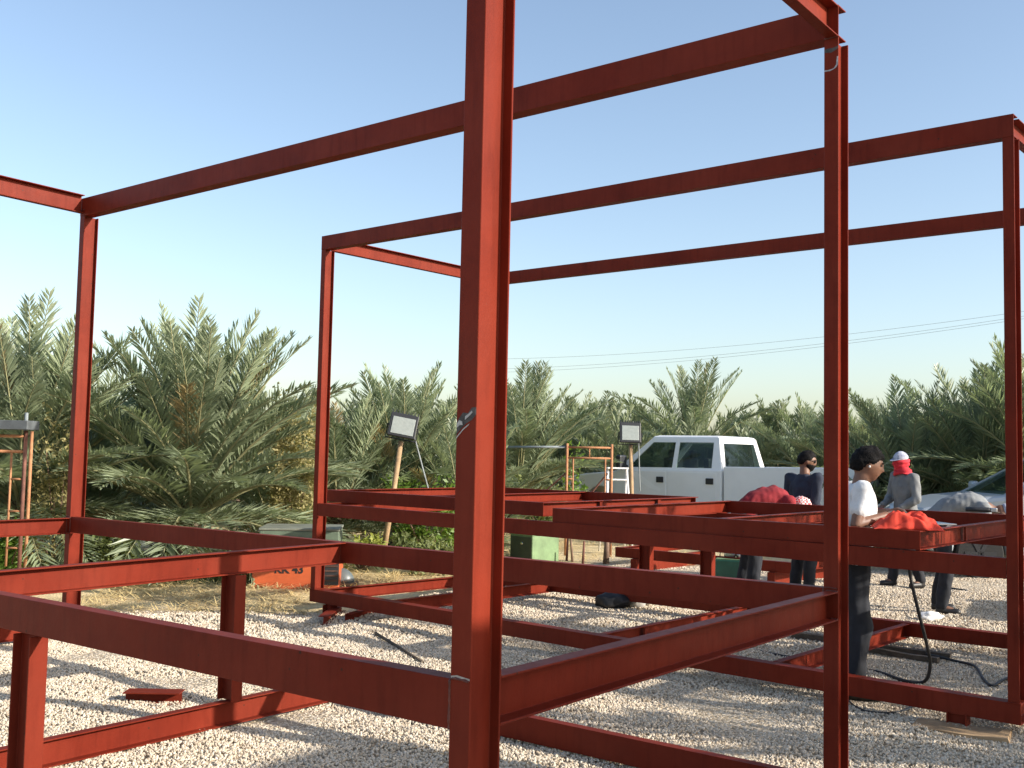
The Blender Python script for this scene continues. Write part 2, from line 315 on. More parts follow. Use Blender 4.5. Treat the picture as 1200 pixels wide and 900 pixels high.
def weld(frame, pts, r_=.0045):
    P = sp([frame.P(*p) - frame.O for p in pts], 10) if len(pts) > 1 else []; rr = random.Random(len(pts) + int(abs(pts[0][2]) * 1000))
    mb = MB(); mb.tube(P, [r_ * rr.uniform(.75, 1.35) for _ in P], 6); return mb.build('weld_bead', M_WELD, frame.root, smooth=True)
def sp(pts, n=8):
    out = []; P = [Vector(p) for p in pts]
    for i in range(len(P) - 1):
        a, b, c, d = P[max(i-1, 0)], P[i], P[i+1], P[min(i+2, len(P)-1)]
        for k in range(n):
            t = k / n; out.append(.5 * ((2*b) + (c-a)*t + (2*a-5*b+4*c-d)*t*t + (3*b-a-3*c+d)*t**3))
    return out + [P[-1]]
M_WELD = mat('weld_metal', (.11, .024, .014), .55, noise=.5, nscale=50, bump=.5)
for u, v, zt in ((0, 0, 1.036), (0, W, 1.047), (L, W, 1.026)):
    sg = 1 if u == 0 else -1
    weld(FA, [(u + sg * .037, v + .001, zt - .002), (u + sg * .0365, v + .0005, zt - .07), (u + sg * .037, v + .001, zt - .133)])
    weld(FA, [(u + sg * .034, v - .001, zt + .001), (u + sg * .01, v - .001, zt + .004), (u - sg * .03, v - .001, zt + .001)], .003)
for u, zt in ((0, 1.034), (L, 1.015)):
    weld(FA, [(u - .034, W - .003, zt + .001), (u, W - .003, zt + .002), (u + .022, W - .003, zt)]); weld(FA, [(u - .034, W - .003, zt - .128), (u, W - .003, zt - .127)])
    weld(FA, [(u - .034, .137, zt + .001), (u + .02, .137, zt + .001)])
for u in (0, L): weld(FA, [(u - .034, W - .003, 3.69), (u, W - .004, 3.687), (u + .034, W - .003, 3.686)], .005)
weld(FA, [(J - .034, W + .001, 1.037), (J + .02, W + .001, 1.038)]); weld(FA, [(J + .021, .064, 1.022), (J - .034, .064, 1.022)])
AB, LB, WB = .8674, 6.6038, 2.6516
rootB = empty('cabin_skeleton', (3.067, 6.4597, 0)); tag(rootB, 'red primed steel cabin frame further back with floor panels stacked on it', 'steel frame')
FB = Frame(rootB, AB, 3.067, 6.4597)
for u, v in ((0, 0), (0, WB), (LB, 0), (LB, WB)):
    FB.col(u, v, .222 if u else .205, 3.696 if u else 3.683, b=.068, h=.122)
    FB.plate(u, v + .061, .2155 + (.022 if u else -.011), .085, .14, .005)
FB.bu('top_beam', -.034, LB + .034, -.002, 3.826, 3.840, h=.143, w=.09); FB.bu('top_beam', -.034, LB + .034, WB - .002, 3.825, 3.832, h=.138, w=.09)
FB.bv('top_beam', 0, .118, WB - .004, 3.823, h=.138); FB.bv('top_beam', LB, .118, WB - .004, 3.835, 3.832, h=.138)
FB.bu('floor_beam', .036, LB - .036, .002, 1.069, 1.099, h=.125); FB.bu('floor_beam', .036, LB - .036, WB + .002, 1.069, 1.099, h=.125)
FB.bv('floor_beam', 0, .124, WB - .002, 1.067, h=.125); FB.bv('floor_beam', LB, .124, WB - .002, 1.097, h=.125)
FB.bu('base_beam', -.04, LB + .045, .0, .203, .236, h=.125, w=.1); FB.bu('base_beam', -.04, LB + .045, WB - .002, .211, .2, h=.12, w=.1)
FB.bv('base_beam', 0, .101, WB - .004, .2, h=.12); FB.bv('base_beam', LB, .101, WB - .004, .226, .198, h=.12)
for u in (5.62, 3.13, 1.6): FB.bv('base_joist', u, .101, WB - .004, .214, .202, h=.12)
FB.plate(3.11, .75, .143, .012, .06, .1, name='stiffener')
FB.post(4.36, WB + .02, .21, .96); FB.post(3.62, WB + .02, .205, .95); 
for u, v in ((.33, .02), (6.35, .02), (.2, WB), (3.3, WB), (6.4, WB)): FB.post(u, v, .012 if u == .33 else .0, .09 if u < 5 else .105, b=.09, h=.12, name='block')

# floor panels stacked on the far frame
def panel(u0, u1, v0, v1, z, label, nj=1, F=FB, h=.122):
    r_ = empty('floor_panel_frame', F.P((u0 + u1) / 2, v0, z - h)); tag(r_, label, 'steel panel', 'welded floor panels')
    f = Frame(r_, AB, 3.067, 6.4597)
    f.bu('edge_beam', u0, u1, v0, z, h=h); f.bu('edge_beam', u0, u1, v1 - .06, z, h=h)
    f.bv('edge_beam', u0 + .035, v0 + .061, v1 - .062, z - .001, h=h); f.bv('edge_beam', u1 - .026, v0 + .061, v1 - .062, z - .001, h=h)
    for k in range(nj):
        uu = u0 + (u1 - u0) * (k + 1) / (nj + 1); f.bv('cross_beam', uu, v0 + .061, v1 - .062, z - .003, h=h * .8)
    for vv in (.34, .72):
        f.plate(u0 + .024, v0 + (v1 - v0) * vv, z - h / 2, .012, .05, h - .02, name='stiffener')
    return f
panel(3.97, 6.95, .40, 3.08, 1.217, 'red steel floor panel on the left end of the far frame', 1)
panel(.56, 3.57, .02, 3.0, 1.199, 'red steel floor panel on the right end of the far frame, workers around it', 1)

# ------------------------------------------------------------------ loose steel and things on the gravel
def free_beam(name, label, a, b, h, w, lat_sign=1, prof='c', cat='steel offcut', group=None):
    a = Vector(a); b = Vector(b); t = (b - a).normalized(); lat = Vector((t.y, -t.x, 0)) * lat_sign
    mb = MB(); mb.prism(chan(w, h) if prof == 'c' else [(x, y - h) for x, y in ibeam(w, h)], Vector((0, 0, h)), b - a + Vector((0, 0, h)), lat, UP)
    o = mb.build(name, M_RED); o.location = a; tag(o, label, cat, group); return o
pa = onz(147, 823); pb = onz(213, 824)
free_beam('steel_offcut', 'short red channel offcut lying alone on the gravel', pa, pb, .075, .13, prof='i')
free_beam('steel_offcut', 'red beam offcut propped under the left corner of the far frame', onz(379, 733), onz(400, 716), .085, .1, prof='i')
free_beam('steel_offcut', 'sunlit red beam offcut slid under the far frame beside its left corner', onz(404, 729), onz(452, 715), .08, .07)
# second stack of panels on the ground behind
rC = empty('floor_panel_stack', FB.P(5.2, 6.2, 0)); tag(rC, 'low stack of red steel panels on the ground behind the far frame', 'steel panel')
fC = Frame(rC, AB, 3.067, 6.4597)
for k in range(1):
    z = .33
    fC.bu('edge_beam', 4.1, 6.85, 5.7, z, h=.14); fC.bu('edge_beam', 4.1, 6.85, 7.6, z, h=.14)
    fC.bv('edge_beam', 4.14, 5.762, 7.6, z - .001, h=.125); fC.bv('edge_beam', 6.8, 5.762, 7.6, z - .001, h=.125)
for u in (4.4, 6.5): fC.plate(u, 6.6, .094, .1, 1.9, .188, name='timber_bearer')

def plank(name, label, a, b, w, t, m, z=0., cat='timber', tilt=0.):
    a = Vector(a); b = Vector(b); d = b - a; ang = math.atan2(d.y, d.x)
    mb = MB(); n = 7; rings = []
    for i in range(n):
        x = d.length * (i / (n - 1) - .5); q = [(-w/2, 0), (w/2, 0), (w/2, t), (-w/2, t)]
        rings.append([Vector((x + rnd.uniform(-.01, .01) * (i in (0, n-1)), p[0] + rnd.uniform(-.004, .004), p[1] + .004 * math.sin(i * 1.3))) for p in q])
    mb.loft(rings); o = mb.build(name, m); o.location = (a + b) / 2 + Vector((0, 0, z)); o.rotation_euler = (0, tilt, ang); tag(o, label, cat); return o
plank('timber_plank', 'weathered plank under the block at the right corner of the far frame', onz(1072, 851), onz(1184, 866), .26, .03, M_WOOD, z=-.006)
plank('timber_bar', 'dark bar lying on gravel behind the man in white', onz(930, 748), onz(1114, 775), .08, .05, M_DKWOOD, z=.01)
plank('timber_bar', 'second, shorter dark bar lying across the long one on the gravel', onz(1010, 764), onz(1100, 779), .06, .04, M_DKWOOD, z=.012)
def rod(name, label, pts, r_, m, cat): 
    o0 = Vector(pts[0]); mb = MB().tube([Vector(p) - o0 for p in pts], r_, 8); o = mb.build(name, m, smooth=True); o.location = o0; tag(o, label, cat); return o
rod('steel_rod', 'thin dark rod lying at a slant on shaded gravel left of the widest column', [onz(440, 746) + Vector((0, 0, .03)), onz(495, 779) + Vector((0, 0, .02))], .014, M_DKWOOD, 'rod')
def sp(pts, n=8):
    out = []; P = [Vector(p) for p in pts]
    for i in range(len(P) - 1):
        a, b, c, d = P[max(i-1, 0)], P[i], P[i+1], P[min(i+2, len(P)-1)]
        for k in range(n):
            t = k / n; out.append(.5 * ((2*b) + (c-a)*t + (2*a-5*b+4*c-d)*t*t + (3*b-a-3*c+d)*t**3))
    return out + [P[-1]]
# hanging hose and floor cables
h0 = aty(1064, 640, 7.75)
rod('welding_hose', 'black hose hanging from the stacked panel down to the gravel', sp([h0, aty(1067, 676, 7.75), aty(1076, 715, 7.7), aty(1086, 755, 7.7), aty(1090, 780, 7.75), onz(1083, 802) + Vector((0, 0, .02)), onz(1060, 800) + Vector((0, 0, .014)), onz(1030, 790) + Vector((0, 0, .014)), onz(1000, 785) + Vector((0, 0, .014))]), .013, M_BLACK, 'hose')
rod('power_cable', 'black cable snaking over gravel to the right column of the far frame', sp([onz(1085, 775) + Vector((0, 0, .06)), onz(1120, 779) + Vector((0, 0, .03)), onz(1142, 785) + Vector((0, 0, .03)), onz(1152, 797) + Vector((0, 0, .014)), onz(1163, 806) + Vector((0, 0, .014)), onz(1178, 798) + Vector((0, 0, .014)), onz(1215, 786) + Vector((0, 0, .014))]), .011, M_BLACK, 'cable')
rod('power_cable', 'black cable loop in front of the far frame by the right near column', sp([onz(985, 815) + Vector((0, 0, .012)), onz(1003, 831) + Vector((0, 0, .012)), onz(1020, 837) + Vector((0, 0, .012)), onz(1045, 838) + Vector((0, 0, .012)), onz(1066, 832) + Vector((0, 0, .012)), onz(1072, 818) + Vector((0, 0, .012))]), .01, M_BLACK, 'cable')
rod('power_cable', 'thin cable running along gravel behind the near right beam', sp([onz(862, 758) + Vector((0, 0, .012)), onz(905, 768) + Vector((0, 0, .012)), onz(960, 777) + Vector((0, 0, .012)), onz(1010, 782) + Vector((0, 0, .012))]), .011, M_BLACK, 'cable')
rod('power_cable', 'thin dark cable on sunlit gravel behind the far frame', sp([onz(1105, 690) + Vector((0, 0, .012)), onz(1120, 692) + Vector((0, 0, .012)), onz(1133, 694) + Vector((0, 0, .012))]), .02, M_BLACK, 'cable')

def lump(name, label, c, rad, m, cat, seed=0, sub=3, amp=.25, freq=3.):
    bm = bmesh.new(); bmesh.ops.create_icosphere(bm, subdivisions=sub, radius=1)
    for v in bm.verts:
        k = 1 + amp * mnoise.noise(v.co * freq * .6 + Vector((seed, seed * 2, 0))) + amp * .4 * mnoise.noise(v.co * freq * 2 + Vector((seed, 0, 0)))
        v.co = Vector((v.co.x * rad[0] * k, v.co.y * rad[1] * k, max(v.co.z * k, -.75) * rad[2]))
    me = bpy.data.meshes.new(name); bm.to_mesh(me); bm.free(); me.materials.append(m); me.polygons.foreach_set('use_smooth', [True] * len(me.polygons))
    o = bpy.data.objects.new(name, me); C.objects.link(o); o.location = Vector(c) + Vector((0, 0, rad[2] * .72)); tag(o, label, cat); return o
M_CLOTHW = mat('pale_sack_cloth', (.45, .43, .40), .9, noise=.2)
lump('black_bag', 'black bag slumped on the gravel behind the near long floor beam', onz(719, 712), (.2, .15, .1), M_BLACK, 'bag', 3)
lump('stone_lump', 'pale rounded lump on gravel right of the black bag', onz(747, 712), (.11, .1, .11), M_CLOTHW, 'stone', 5)
lump('paper_scrap', 'crumpled white scrap on shaded gravel under the right floor panel', onz(1090, 727), (.12, .08, .05), mat('white_paper', (.75, .74, .72), .8), 'litter', 8, amp=.5)
M_RAG = mat('red_cloth', (.62, .045, .02), .85, noise=.2, nscale=6)

# red cloth bundle lying over the edge of the right panel
def cloth_bundle():
    mb = MB(); nx, ny = 70, 44; c = FB.P(.72, .22, 1.2); V = []; x_ax = Vector((.97, -.24, 0)).normalized(); y_ax = Vector((.24, .97, 0))
    for j in range(ny):
        for i in range(nx):
            s, t = i / (nx - 1) - .5, j / (ny - 1) - .5
            rim = max(0, 1 - (2 * abs(s)) ** 4) * max(0, 1 - (2 * abs(t)) ** 4)
            fold = .5 + .5 * math.sin(9 * s + 13 * t + 3 * mnoise.noise(Vector((s * 5, t * 5, 1))))
            fold2 = .5 + .5 * math.sin(23 * t - 8 * s + 4 * mnoise.noise(Vector((s * 4, t * 4, 7))))
            z = rim * (.03 + .035 * fold + .028 * fold2 + .03 * mnoise.noise(Vector((s * 6, t * 6, 2))) + .010 * abs(mnoise.noise(Vector((s * 14, t * 14, 9)))) + .055 * max(0, .5 - abs(s - .1) * 1.2))
            V.append(x_ax * (s * (.44 + .05 * mnoise.noise(Vector((t * 6, 0, 3))))) + y_ax * (t * .3 + .03 * mnoise.noise(Vector((s * 6, 2, 3)))) + UP * max(z, .002))
    F = [(j * nx + i, j * nx + i + 1, (j + 1) * nx + i + 1, (j + 1) * nx + i) for j in range(ny - 1) for i in range(nx - 1)]
    mb.add(V, F); o = mb.build('red_cloth', M_RAG, smooth=True); o.location = c; s_ = o.modifiers.new('thick', 'SOLIDIFY'); s_.thickness = .006
    tag(o, 'crumpled bright red cloth bundled on the panel edge beside the man in white', 'cloth')
cloth_bundle()
# flat steel sheets lying across the right panel, at the bent worker
def sheet(label, u, v, su, sv, z, rz, m):
    mb = MB().box((0, 0, .004), (su, sv, .008)); o = mb.build('steel_sheet', m, bevel=.001); o.location = FB.P(u, v, z); o.rotation_euler = (0, 0, AB + rz); tag(o, label, 'steel sheet')
sheet('narrow pale steel sheet laid across the right floor panel', .95, 1.05, .14, .9, 1.207, -.75, M_STEEL)

# welding machine
def boxy(root, name, c, size, m, bevel=.01, rot=None):
    o = MB().box(c, size, rot).build(name, m, root, bevel=bevel); return o
M_DGREEN = mat('dark_green_paint', (.012, .075, .05), .45, noise=.2, nscale=4); M_LGREEN = mat('faded_green_paint', (.15, .235, .11), .6, noise=.25, nscale=4)
wp = onz(861, 682); w_ = empty('welding_machine', wp, -.35); tag(w_, 'dark green welding machine with silver top on the gravel between the frames', 'welder')
boxy(w_, 'housing', (0, 0, .155), (.5, .36, .29), M_DGREEN, .015); boxy(w_, 'top_plate', (0, 0, .307), (.46, .33, .012), M_LGREEN, .004)
boxy(w_, 'front_panel', (.2525, 0, .155), (.006, .32, .25), M_RUST, .002)
for k, (x, y) in enumerate(((-.06, .02), (.1, -.03))): 
    o = MB().box((x, y, .365), (.15, .13, .1), Euler((.2, .35 * (-1) ** k, .4 * k))).build('silver_tin', M_STEEL, w_, bevel=.02)
o = MB().tube([(-.2, 0, .31), (-.19, 0, .40), (-.12, 0, .42), (-.1, 0, .33)], .008, 6).build('handle', M_STEEL, w_, smooth=True)
for x in (-.2, .2): boxy(w_, 'skid', (x, 0, .006), (.05, .34, .012), M_BLACK, .002)

# green generator box far behind, orange and green generator at left
gp_ = onz(626, 659); gb = empty('generator_box', gp_, .72); tag(gb, 'small green box with a dark front far behind, right of the widest column', 'box')
boxy(gb, 'body', (0, 0, .22), (.55, .5, .40), M_LGREEN, .012); boxy(gb, 'front_panel', (-.2775, 0, .22), (.008, .46, .36), mat('green_black_panel', (.03, .045, .03), .5, noise=.2), .003); boxy(gb, 'lid', (0, 0, .43), (.57, .52, .02), M_LGREEN, .006)
o = MB().ellipsoid((-.285, -.02, .3), (.006, .03, .022)).build('badge', M_CHROME, gb, smooth=True)
for x in (-.2, .2): boxy(gb, 'foot', (x, 0, .01), (.06, .5, .02), M_BLACK, .002)

M_ORANGE = mat('orange_paint', (.48, .095, .028), .5, noise=.14, nscale=5); M_SAGE = mat('sage_green_paint', (.12, .16, .11), .6, noise=.25, nscale=3); M_PALE = mat('dusty_lid', (.17, .18, .14), .7, noise=.25, nscale=5); M_BROWN = mat('dark_rust_panel', (.07, .035, .025), .8, noise=.4)
op = onz(346, 692); og = empty('generator', op, .10); tag(og, 'orange and sage green generator cabinet under the palms behind the near left frame', 'generator')
boxy(og, 'lower_housing', (0, .4, .21), (1.0, .8, .40), M_ORANGE, .012)
boxy(og, 'upper_housing', (.02, .42, .55), (.92, .74, .27), M_SAGE, .012)
boxy(og, 'lid', (.02, .42, .70), (.94, .76, .03), M_PALE, .008)
boxy(og, 'side_panel', (-.505, .4, .22), (.012, .7, .34), M_BROWN, .003)
boxy(og, 'vent_panel', (.385, -.004, .23), (.22, .012, .33), M_PLASTIC, .003)
for k in range(5): boxy(og, 'vent_slat', (.385, -.014, .12 + .055 * k), (.19, .01, .02), M_BROWN, .002)
for x in (-.42, .42): boxy(og, 'skid', (x, .4, .008), (.07, .78, .016), M_BLACK, .002)
def text_mesh(s, size, m, parent, M, name='lettering', bold=.0):
    cu = bpy.data.curves.new(name, 'FONT'); cu.body = s; cu.size = size; cu.align_x = 'CENTER'; cu.extrude = .0015; cu.offset = bold
    o = bpy.data.objects.new(name, cu); C.objects.link(o); dg = bpy.context.evaluated_depsgraph_get(); me = bpy.data.meshes.new_from_object(o.evaluated_get(dg))
    bpy.data.objects.remove(o, do_unlink=True); me.materials.clear(); me.materials.append(m); q = inst(me, name, parent, M); return q
text_mesh('KK 43', .13, M_BLACK, og, Matrix.Translation((-.08, -.003, .2)) @ Matrix.Rotation(R(90), 4, 'X'), bold=.004)

# small dark dome (helmet) on the left base beam end
hp = FB.P(6.35, .55, .0); hm = empty('welding_helmet', onz(399, 686)); hm.location.z = 0.0; tag(hm, 'dark grey domed helmet on the ground at the left end of the far frame', 'helmet')
mb = MB(); rings = []
for i in range(8):
    th = math.pi / 2 * i / 7.05; rings.append([Vector((.17 * math.cos(th) * math.cos(a_), .13 * math.cos(th) * math.sin(a_), .04 + .17 * math.sin(th))) for a_ in [2 * math.pi * k / 20 for k in range(20)]])
mb.loft(rings).build('shell', mat('grey_shell', (.10, .12, .12), .4), hm, smooth=True)
MB().box((0, 0, .02), (.4, .3, .04)).build('base', M_DKWOOD, hm, bevel=.005)

# ------------------------------------------------------------------ floodlights on wooden poles
M_LENS = mat('floodlight_lens', (.30, .33, .31), .25, noise=.1, nscale=20)
def floodlight(name, label, base, top, head, hw, hh, roll, yaw, stay=None):
    r_ = empty(name, base); tag(r_, label, 'floodlight', 'floodlights on timber poles'); B0 = Vector(base)
    mb = MB(); t = Vector(top) - B0; mb.tube([(0, 0, 0), t * .5 + Vector((.01, 0, 0)), t], [.045, .04, .036], 10); mb.build('pole', M_WOOD, r_, smooth=True)
    H_ = Vector(head) - B0; rot = (Matrix.Rotation(yaw, 3, 'Z') @ Matrix.Rotation(roll, 3, 'Y') @ Matrix.Rotation(R(-12), 3, 'X'))
    MB().box(H_, (hw, .06, hh), rot).build('housing', M_PLASTIC, r_, bevel=.012)
    hd = r_.children[-1]
    MB().box(H_ + rot @ Vector((0, -.034, -.012)), (hw * .8, .008, hh * .72), rot).build('lens', M_LENS, r_, bevel=.003)
    mb = MB()
    for k in range(9): mb.box(H_ + rot @ Vector((hw * (k / 8 - .5) * .9, .02, hh * .53)), (.012, .09, .05), rot)
    mb.build('cooling_fin', M_PLASTIC, r_)
    mb = MB(); mb.tube([H_ + rot @ Vector((-hw * .54, 0, 0)), H_ + rot @ Vector((-hw * .54, .06, -hh * .55)), H_ + rot @ Vector((hw * .54, .06, -hh * .55)), H_ + rot @ Vector((hw * .54, 0, 0))], .012, 6); mb.build('bracket', M_PLASTIC, r_)
    if stay: mb = MB(); mb.tube([H_ + rot @ Vector((hw * .4, .02, -hh * .2)), Vector(stay) - B0], .012, 6); mb.build('stay_cable', M_GREY, r_)
Y1 = 15.0
b1 = aty(446, 664, Y1); b1.z = -.02
floodlight('floodlight', 'floodlight tilted on a leaning timber pole, left of the widest column', b1, aty(470, 517, Y1), aty(472.5, 499, Y1 - .1), .40, .34, R(10), R(5), stay=aty(508, 596, Y1 + .1))
b2 = aty(740, 640, 18.5); b2.z = -.02
floodlight('floodlight', 'upright floodlight on a timber pole in front of the white pickup', b2, aty(739, 520, 18.5), aty(738.5, 507, 18.4), .37, .36, R(1), R(3), stay=aty(750, 575, 18.5))

# ------------------------------------------------------------------ scaffold frames
def hframe(name, label, P, wx, hz, m1, m2, extra=True, plank_m=None):
    r_ = empty(name, P); tag(r_, label, 'scaffold')
    for s in (-1, 1): MB().tube([(s * wx / 2, 0, 0), (s * wx / 2, 0, hz)], .022, 8).build('upright', m1, r_, smooth=True)
    for z in (hz - .06, hz - .23): MB().tube([(-wx / 2, 0, z), (wx / 2, 0, z)], .017, 8).build('rung', m2, r_, smooth=True)
    for s in (-1, 1):
        MB().tube([(s * wx * .36, 0, 0.3), (s * wx * .36, 0, hz - .23)], .013, 8).build('inner_tube', m2, r_, smooth=True)
        for z in (.5, .9, 1.25): MB().tube([(s * wx / 2, 0, z), (s * wx * .36, 0, z)], .012, 6).build('step', m2, r_, smooth=True)
    MB().tube([(0, 0, hz - .23), (0, 0, hz - .06)], .012, 6).build('strut', m2, r_, smooth=True)
    return r_
sf = aty(689, 640, 17.0); sf.z = 0
s1 = hframe('scaffold_frame', 'rusty walk-through scaffold frame standing left of the white pickup', sf, .72, 1.82, M_RUST, M_RUST)
for a_, b_ in (((.3, 1.35), (1.0, 1.9)), ):
    pass
MB().tube([(-.36, 0.02, 1.76), (-1.35, .3, 1.74)], .02, 8).build('cross_tube', M_GREY, s1, smooth=True)
MB().tube([(-.36, .03, 1.35), (-1.1, .4, .65)], .014, 6).build('brace', M_RUSTD, s1, smooth=True)
MB().tube([(.30, .03, 1.35), (-.25, .5, .6)], .014, 6).build('brace', M_RUSTD, s1, smooth=True)
sl = aty(5, 640, 11.6); sl.z = 0
s2 = hframe('scaffold_frame', 'rusty scaffold tower with a grey deck plank at the left edge', sl + Vector((-.35, 0, 0)), 1.05, 1.78, M_RUSTD, M_RUST)
MB().box((-.05, -.05, 1.84), (1.35, .3, .1)).build('deck_plank', M_DECK, s2, bevel=.006)
MB().tube([(.52, 0, 1.78), (.52, 0, 1.98)], .02, 8).build('coupling_pin', M_GREY, s2)
MB().tube([(.43, .35, 0), (.43, .35, 1.78)], .02, 8).build('upright', M_RUST, s2, smooth=True)
# white folding step ladder
lp = aty(722, 640, 17.6); lp.z = 0; ld = empty('step_ladder', lp, .1); tag(ld, 'white folding step ladder left of the upright floodlight', 'ladder'); M_WT = mat('white_tube', (.75, .74, .72), .5)
for x in (-.22, .22):
    MB().tube([(x, -.28, 0), (x * .72, 0, 1.42)], .02, 8).build('front_rail', M_WT, ld, smooth=True); MB().tube([(x, .38, 0), (x * .72, .03, 1.42)], .016, 8).build('rear_rail', M_WT, ld, smooth=True)
for z in (.3, .62, .94, 1.24):
    t = z / 1.42; MB().box((0, -.28 * (1 - t), z), (.44 * (1 - .28 * t), .08, .025)).build('step', M_WT, ld, bevel=.004)
MB().box((0, .0, 1.43), (.36, .16, .025)).build('top_step', M_WT, ld, bevel=.004)

# thin stakes and bare saplings behind
M_BARK = mat('bare_bark', (.19, .12, .08), .9, noise=.3)
for i, (px, py0, py1) in enumerate(((664, 659, 630), (671, 660, 628), (683, 662, 634))):
    b_ = onz(px, py0); t_ = aty(px + (1.5, -2.5, 1.5)[i], py1, b_.y)
    rod('garden_stake', ('leftmost of the thin brown stakes right of the green box', 'middle thin stake right of the green box', 'rightmost thin stake right of the green box')[i], [b_, (b_ + t_) / 2, t_], [.02, .018, .014], M_RUSTD if i != 1 else M_BARK, 'stake')
bp_ = onz(710, 662); sap = empty('bare_sapling', bp_); tag(sap, 'bare forked sapling in straw behind the far frame', 'sapling')
MB().tube([(0, 0, 0), (.01, 0, .3), (0, 0, .5)], [.05, .04, .03], 8).build('trunk', M_BARK, sap, smooth=True)
for dx, dz in ((-.35, .45), (.25, .5), (-.12, .6), (.4, .28)): MB().tube([(0, 0, .22 if dz < .4 else .42), (dx * .5, .05, .42 + dz * .5), (dx, .1, .42 + dz)], [.022, .016, .006], 6).build('branch', M_BARK, sap, smooth=True)

# ------------------------------------------------------------------ paint scars on the near columns
M_SCAR = mat('burnt_paint', (.02, .017, .016), .6, noise=.5, nscale=40, col2=(.10, .09, .085)); M_BARE = mat('bare_scratch', (.40, .38, .37), .45, .5, noise=.3, nscale=60)
def scar(frame, u, v, z, pts, m, name='paint_scar'):
    mb = MB(); n = len(pts)
    V = [frame.P(u + a, v - .0008, z + b) - frame.O for a, b in pts] + [frame.P(u + a, v + .0005, z + b) - frame.O for a, b in pts]
    mb.add(V, [tuple(range(n)), tuple(range(n, 2 * n))[::-1]] + [(i, (i + 1) % n, n + (i + 1) % n, n + i) for i in range(n)])
    return mb.build(name, m, frame.root)
scar(FA, 0, 0, 1.735, [(.034, -.038), (.02, -.024), (0, -.008), (-.02, .002), (-.034, .016), (-.034, .036), (-.02, .036), (-.006, .02), (.012, .022), (.026, .006), (.034, -.006)], M_SCAR)
scar(FA, 0, -.0008, 1.735, [(.033, -.020), (.022, -.012), (.012, -.012), (.014, -.002), (.024, .001), (.032, -.008)], M_BARE); scar(FA, 0, -.0008, 1.735, [(.004, .002), (-.01, .012), (-.022, .022), (-.02, .027), (-.008, .018), (.003, .012)], M_BARE)
scar(FA, 0, -.0008, 1.735, [(.034, -.046), (.01, -.022), (-.012, -.008), (-.01, -.012), (.012, -.028), (.034, -.05)], M_BARE)
scar(FA, 0, 0, 1.042, [(.033, -.004), (.016, .002), (0, -.001), (-.018, .001), (-.033, -.003), (-.033, .003), (-.01, .005), (.012, .007), (.033, .003)], M_BARE, 'weld_seam')
scar(FA, 0, W, 3.63, [(.033, -.01), (.0, -.016), (-.02, -.008), (-.034, .0), (-.034, .012), (-.01, .006), (.015, .008), (.033, .004)], M_SCAR)
scar(FA, 0, W - .0, 3.53, [(.034, -.004), (.005, -.006), (-.022, .004), (-.033, .018), (-.034, .06), (-.028, .06), (-.024, .02), (-.012, .004), (.01, .001), (.034, .002)], M_BARE)

# ------------------------------------------------------------------ date palms
def leaf_mat(name, c1, c2, rough=.5, trans=.18, rv=.25):
    m = mat(name, c1, rough, nscale=1.3, col2=c2, spec=.45, rnd_obj=rv); n = m.node_tree.nodes; l = m.node_tree.links; b = n['Principled BSDF']; out = n['Material Output']
    t = n.new('ShaderNodeBsdfTranslucent'); t.inputs['Color'].default_value = (c2[0] * 1.4, c2[1] * 1.5, c2[2], 1); mx = n.new('ShaderNodeMixShader'); mx.inputs[0].default_value = trans
    l.new(b.outputs[0], mx.inputs[1]); l.new(t.outputs[0], mx.inputs[2]); l.new(mx.outputs[0], out.inputs['Surface']); return m
M_LEAF = leaf_mat('palm_leaflet', (.155, .19, .11), (.275, .315, .20), .38, .26)
M_LEAFD = leaf_mat('palm_leaflet_far', (.15, .18, .10), (.24, .27, .165), .5, .25)
M_LEAFY = leaf_mat('dry_palm_leaflet', (.24, .18, .08), (.33, .26, .13), .6)
M_RACHIS = mat('palm_rachis', (.26, .25, .13), .6, noise=.2)
M_TRUNK = mat('palm_trunk', (.13, .095, .065), .95, noise=.4, nscale=6, bump=.5)
def frond_geo(mb, rng, length, th0, th1, pairs, lw, ll, M=None, segs=7, bend=0.):
    M = M or Matrix.Identity(4); K = 40; pts = [Vector((0, 0, 0))]; tan = []; 
    for i in range(K):
        s = (i + .5) / K; th = th0 + (th1 - th0) * s ** 1.25; lat = bend * s
        t = Vector((math.sin(th) * math.cos(lat), math.sin(th) * math.sin(lat), math.cos(th))); tan.append(t); pts.append(pts[-1] + t * (length / K))
    tan.append(tan[-1])
    sel = [round(K * k / segs) for k in range(segs + 1)]
    mb.tube([M @ pts[k] for k in sel], [max(.004, .022 * (1 - k / K) ** .8) for k in sel], 4, cap=False, mi=1)
    V = []; F = []
    for i in range(pairs):
        s = .12 + .88 * (i + rng.random() * .5) / pairs; k = min(int(s * K), K); P = pts[k]; t = tan[k]
        side = t.cross(Vector((0, 0, 1))); side = side.normalized() if side.length > .05 else Vector((0, 1, 0)); nrm = side.cross(t).normalized()
        prof = (.35 + .65 * math.sin(math.pi * min(1, s * .9 + .1)) ** .7) * (1.0 if s < .85 else 1.0 - (s - .85) * 2.2)
        for sg in (-1, 1):
            a = R(rng.uniform(40, 64)) * (1 - .38 * s); lift = R(rng.uniform(5, 48))
            d = (t * math.cos(a) + (side * sg * math.cos(lift) + nrm * math.sin(lift)) * math.sin(a)).normalized()
            Ln = ll * prof * rng.uniform(.8, 1.15); wv = d.cross(nrm).normalized(); wv = (wv + nrm * rng.uniform(-.7, .7)).normalized() * lw * .5
            tip = P + d * Ln + Vector((0, 0, -.10 * Ln)); mid = P + d * Ln * .42
            n0 = len(V); V += [M @ P, M @ (mid + wv), M @ tip, M @ (mid - wv)]; F.append((n0, n0 + 1, n0 + 2, n0 + 3))
    mb.add(V, F, 0)
frng = random.Random(3)
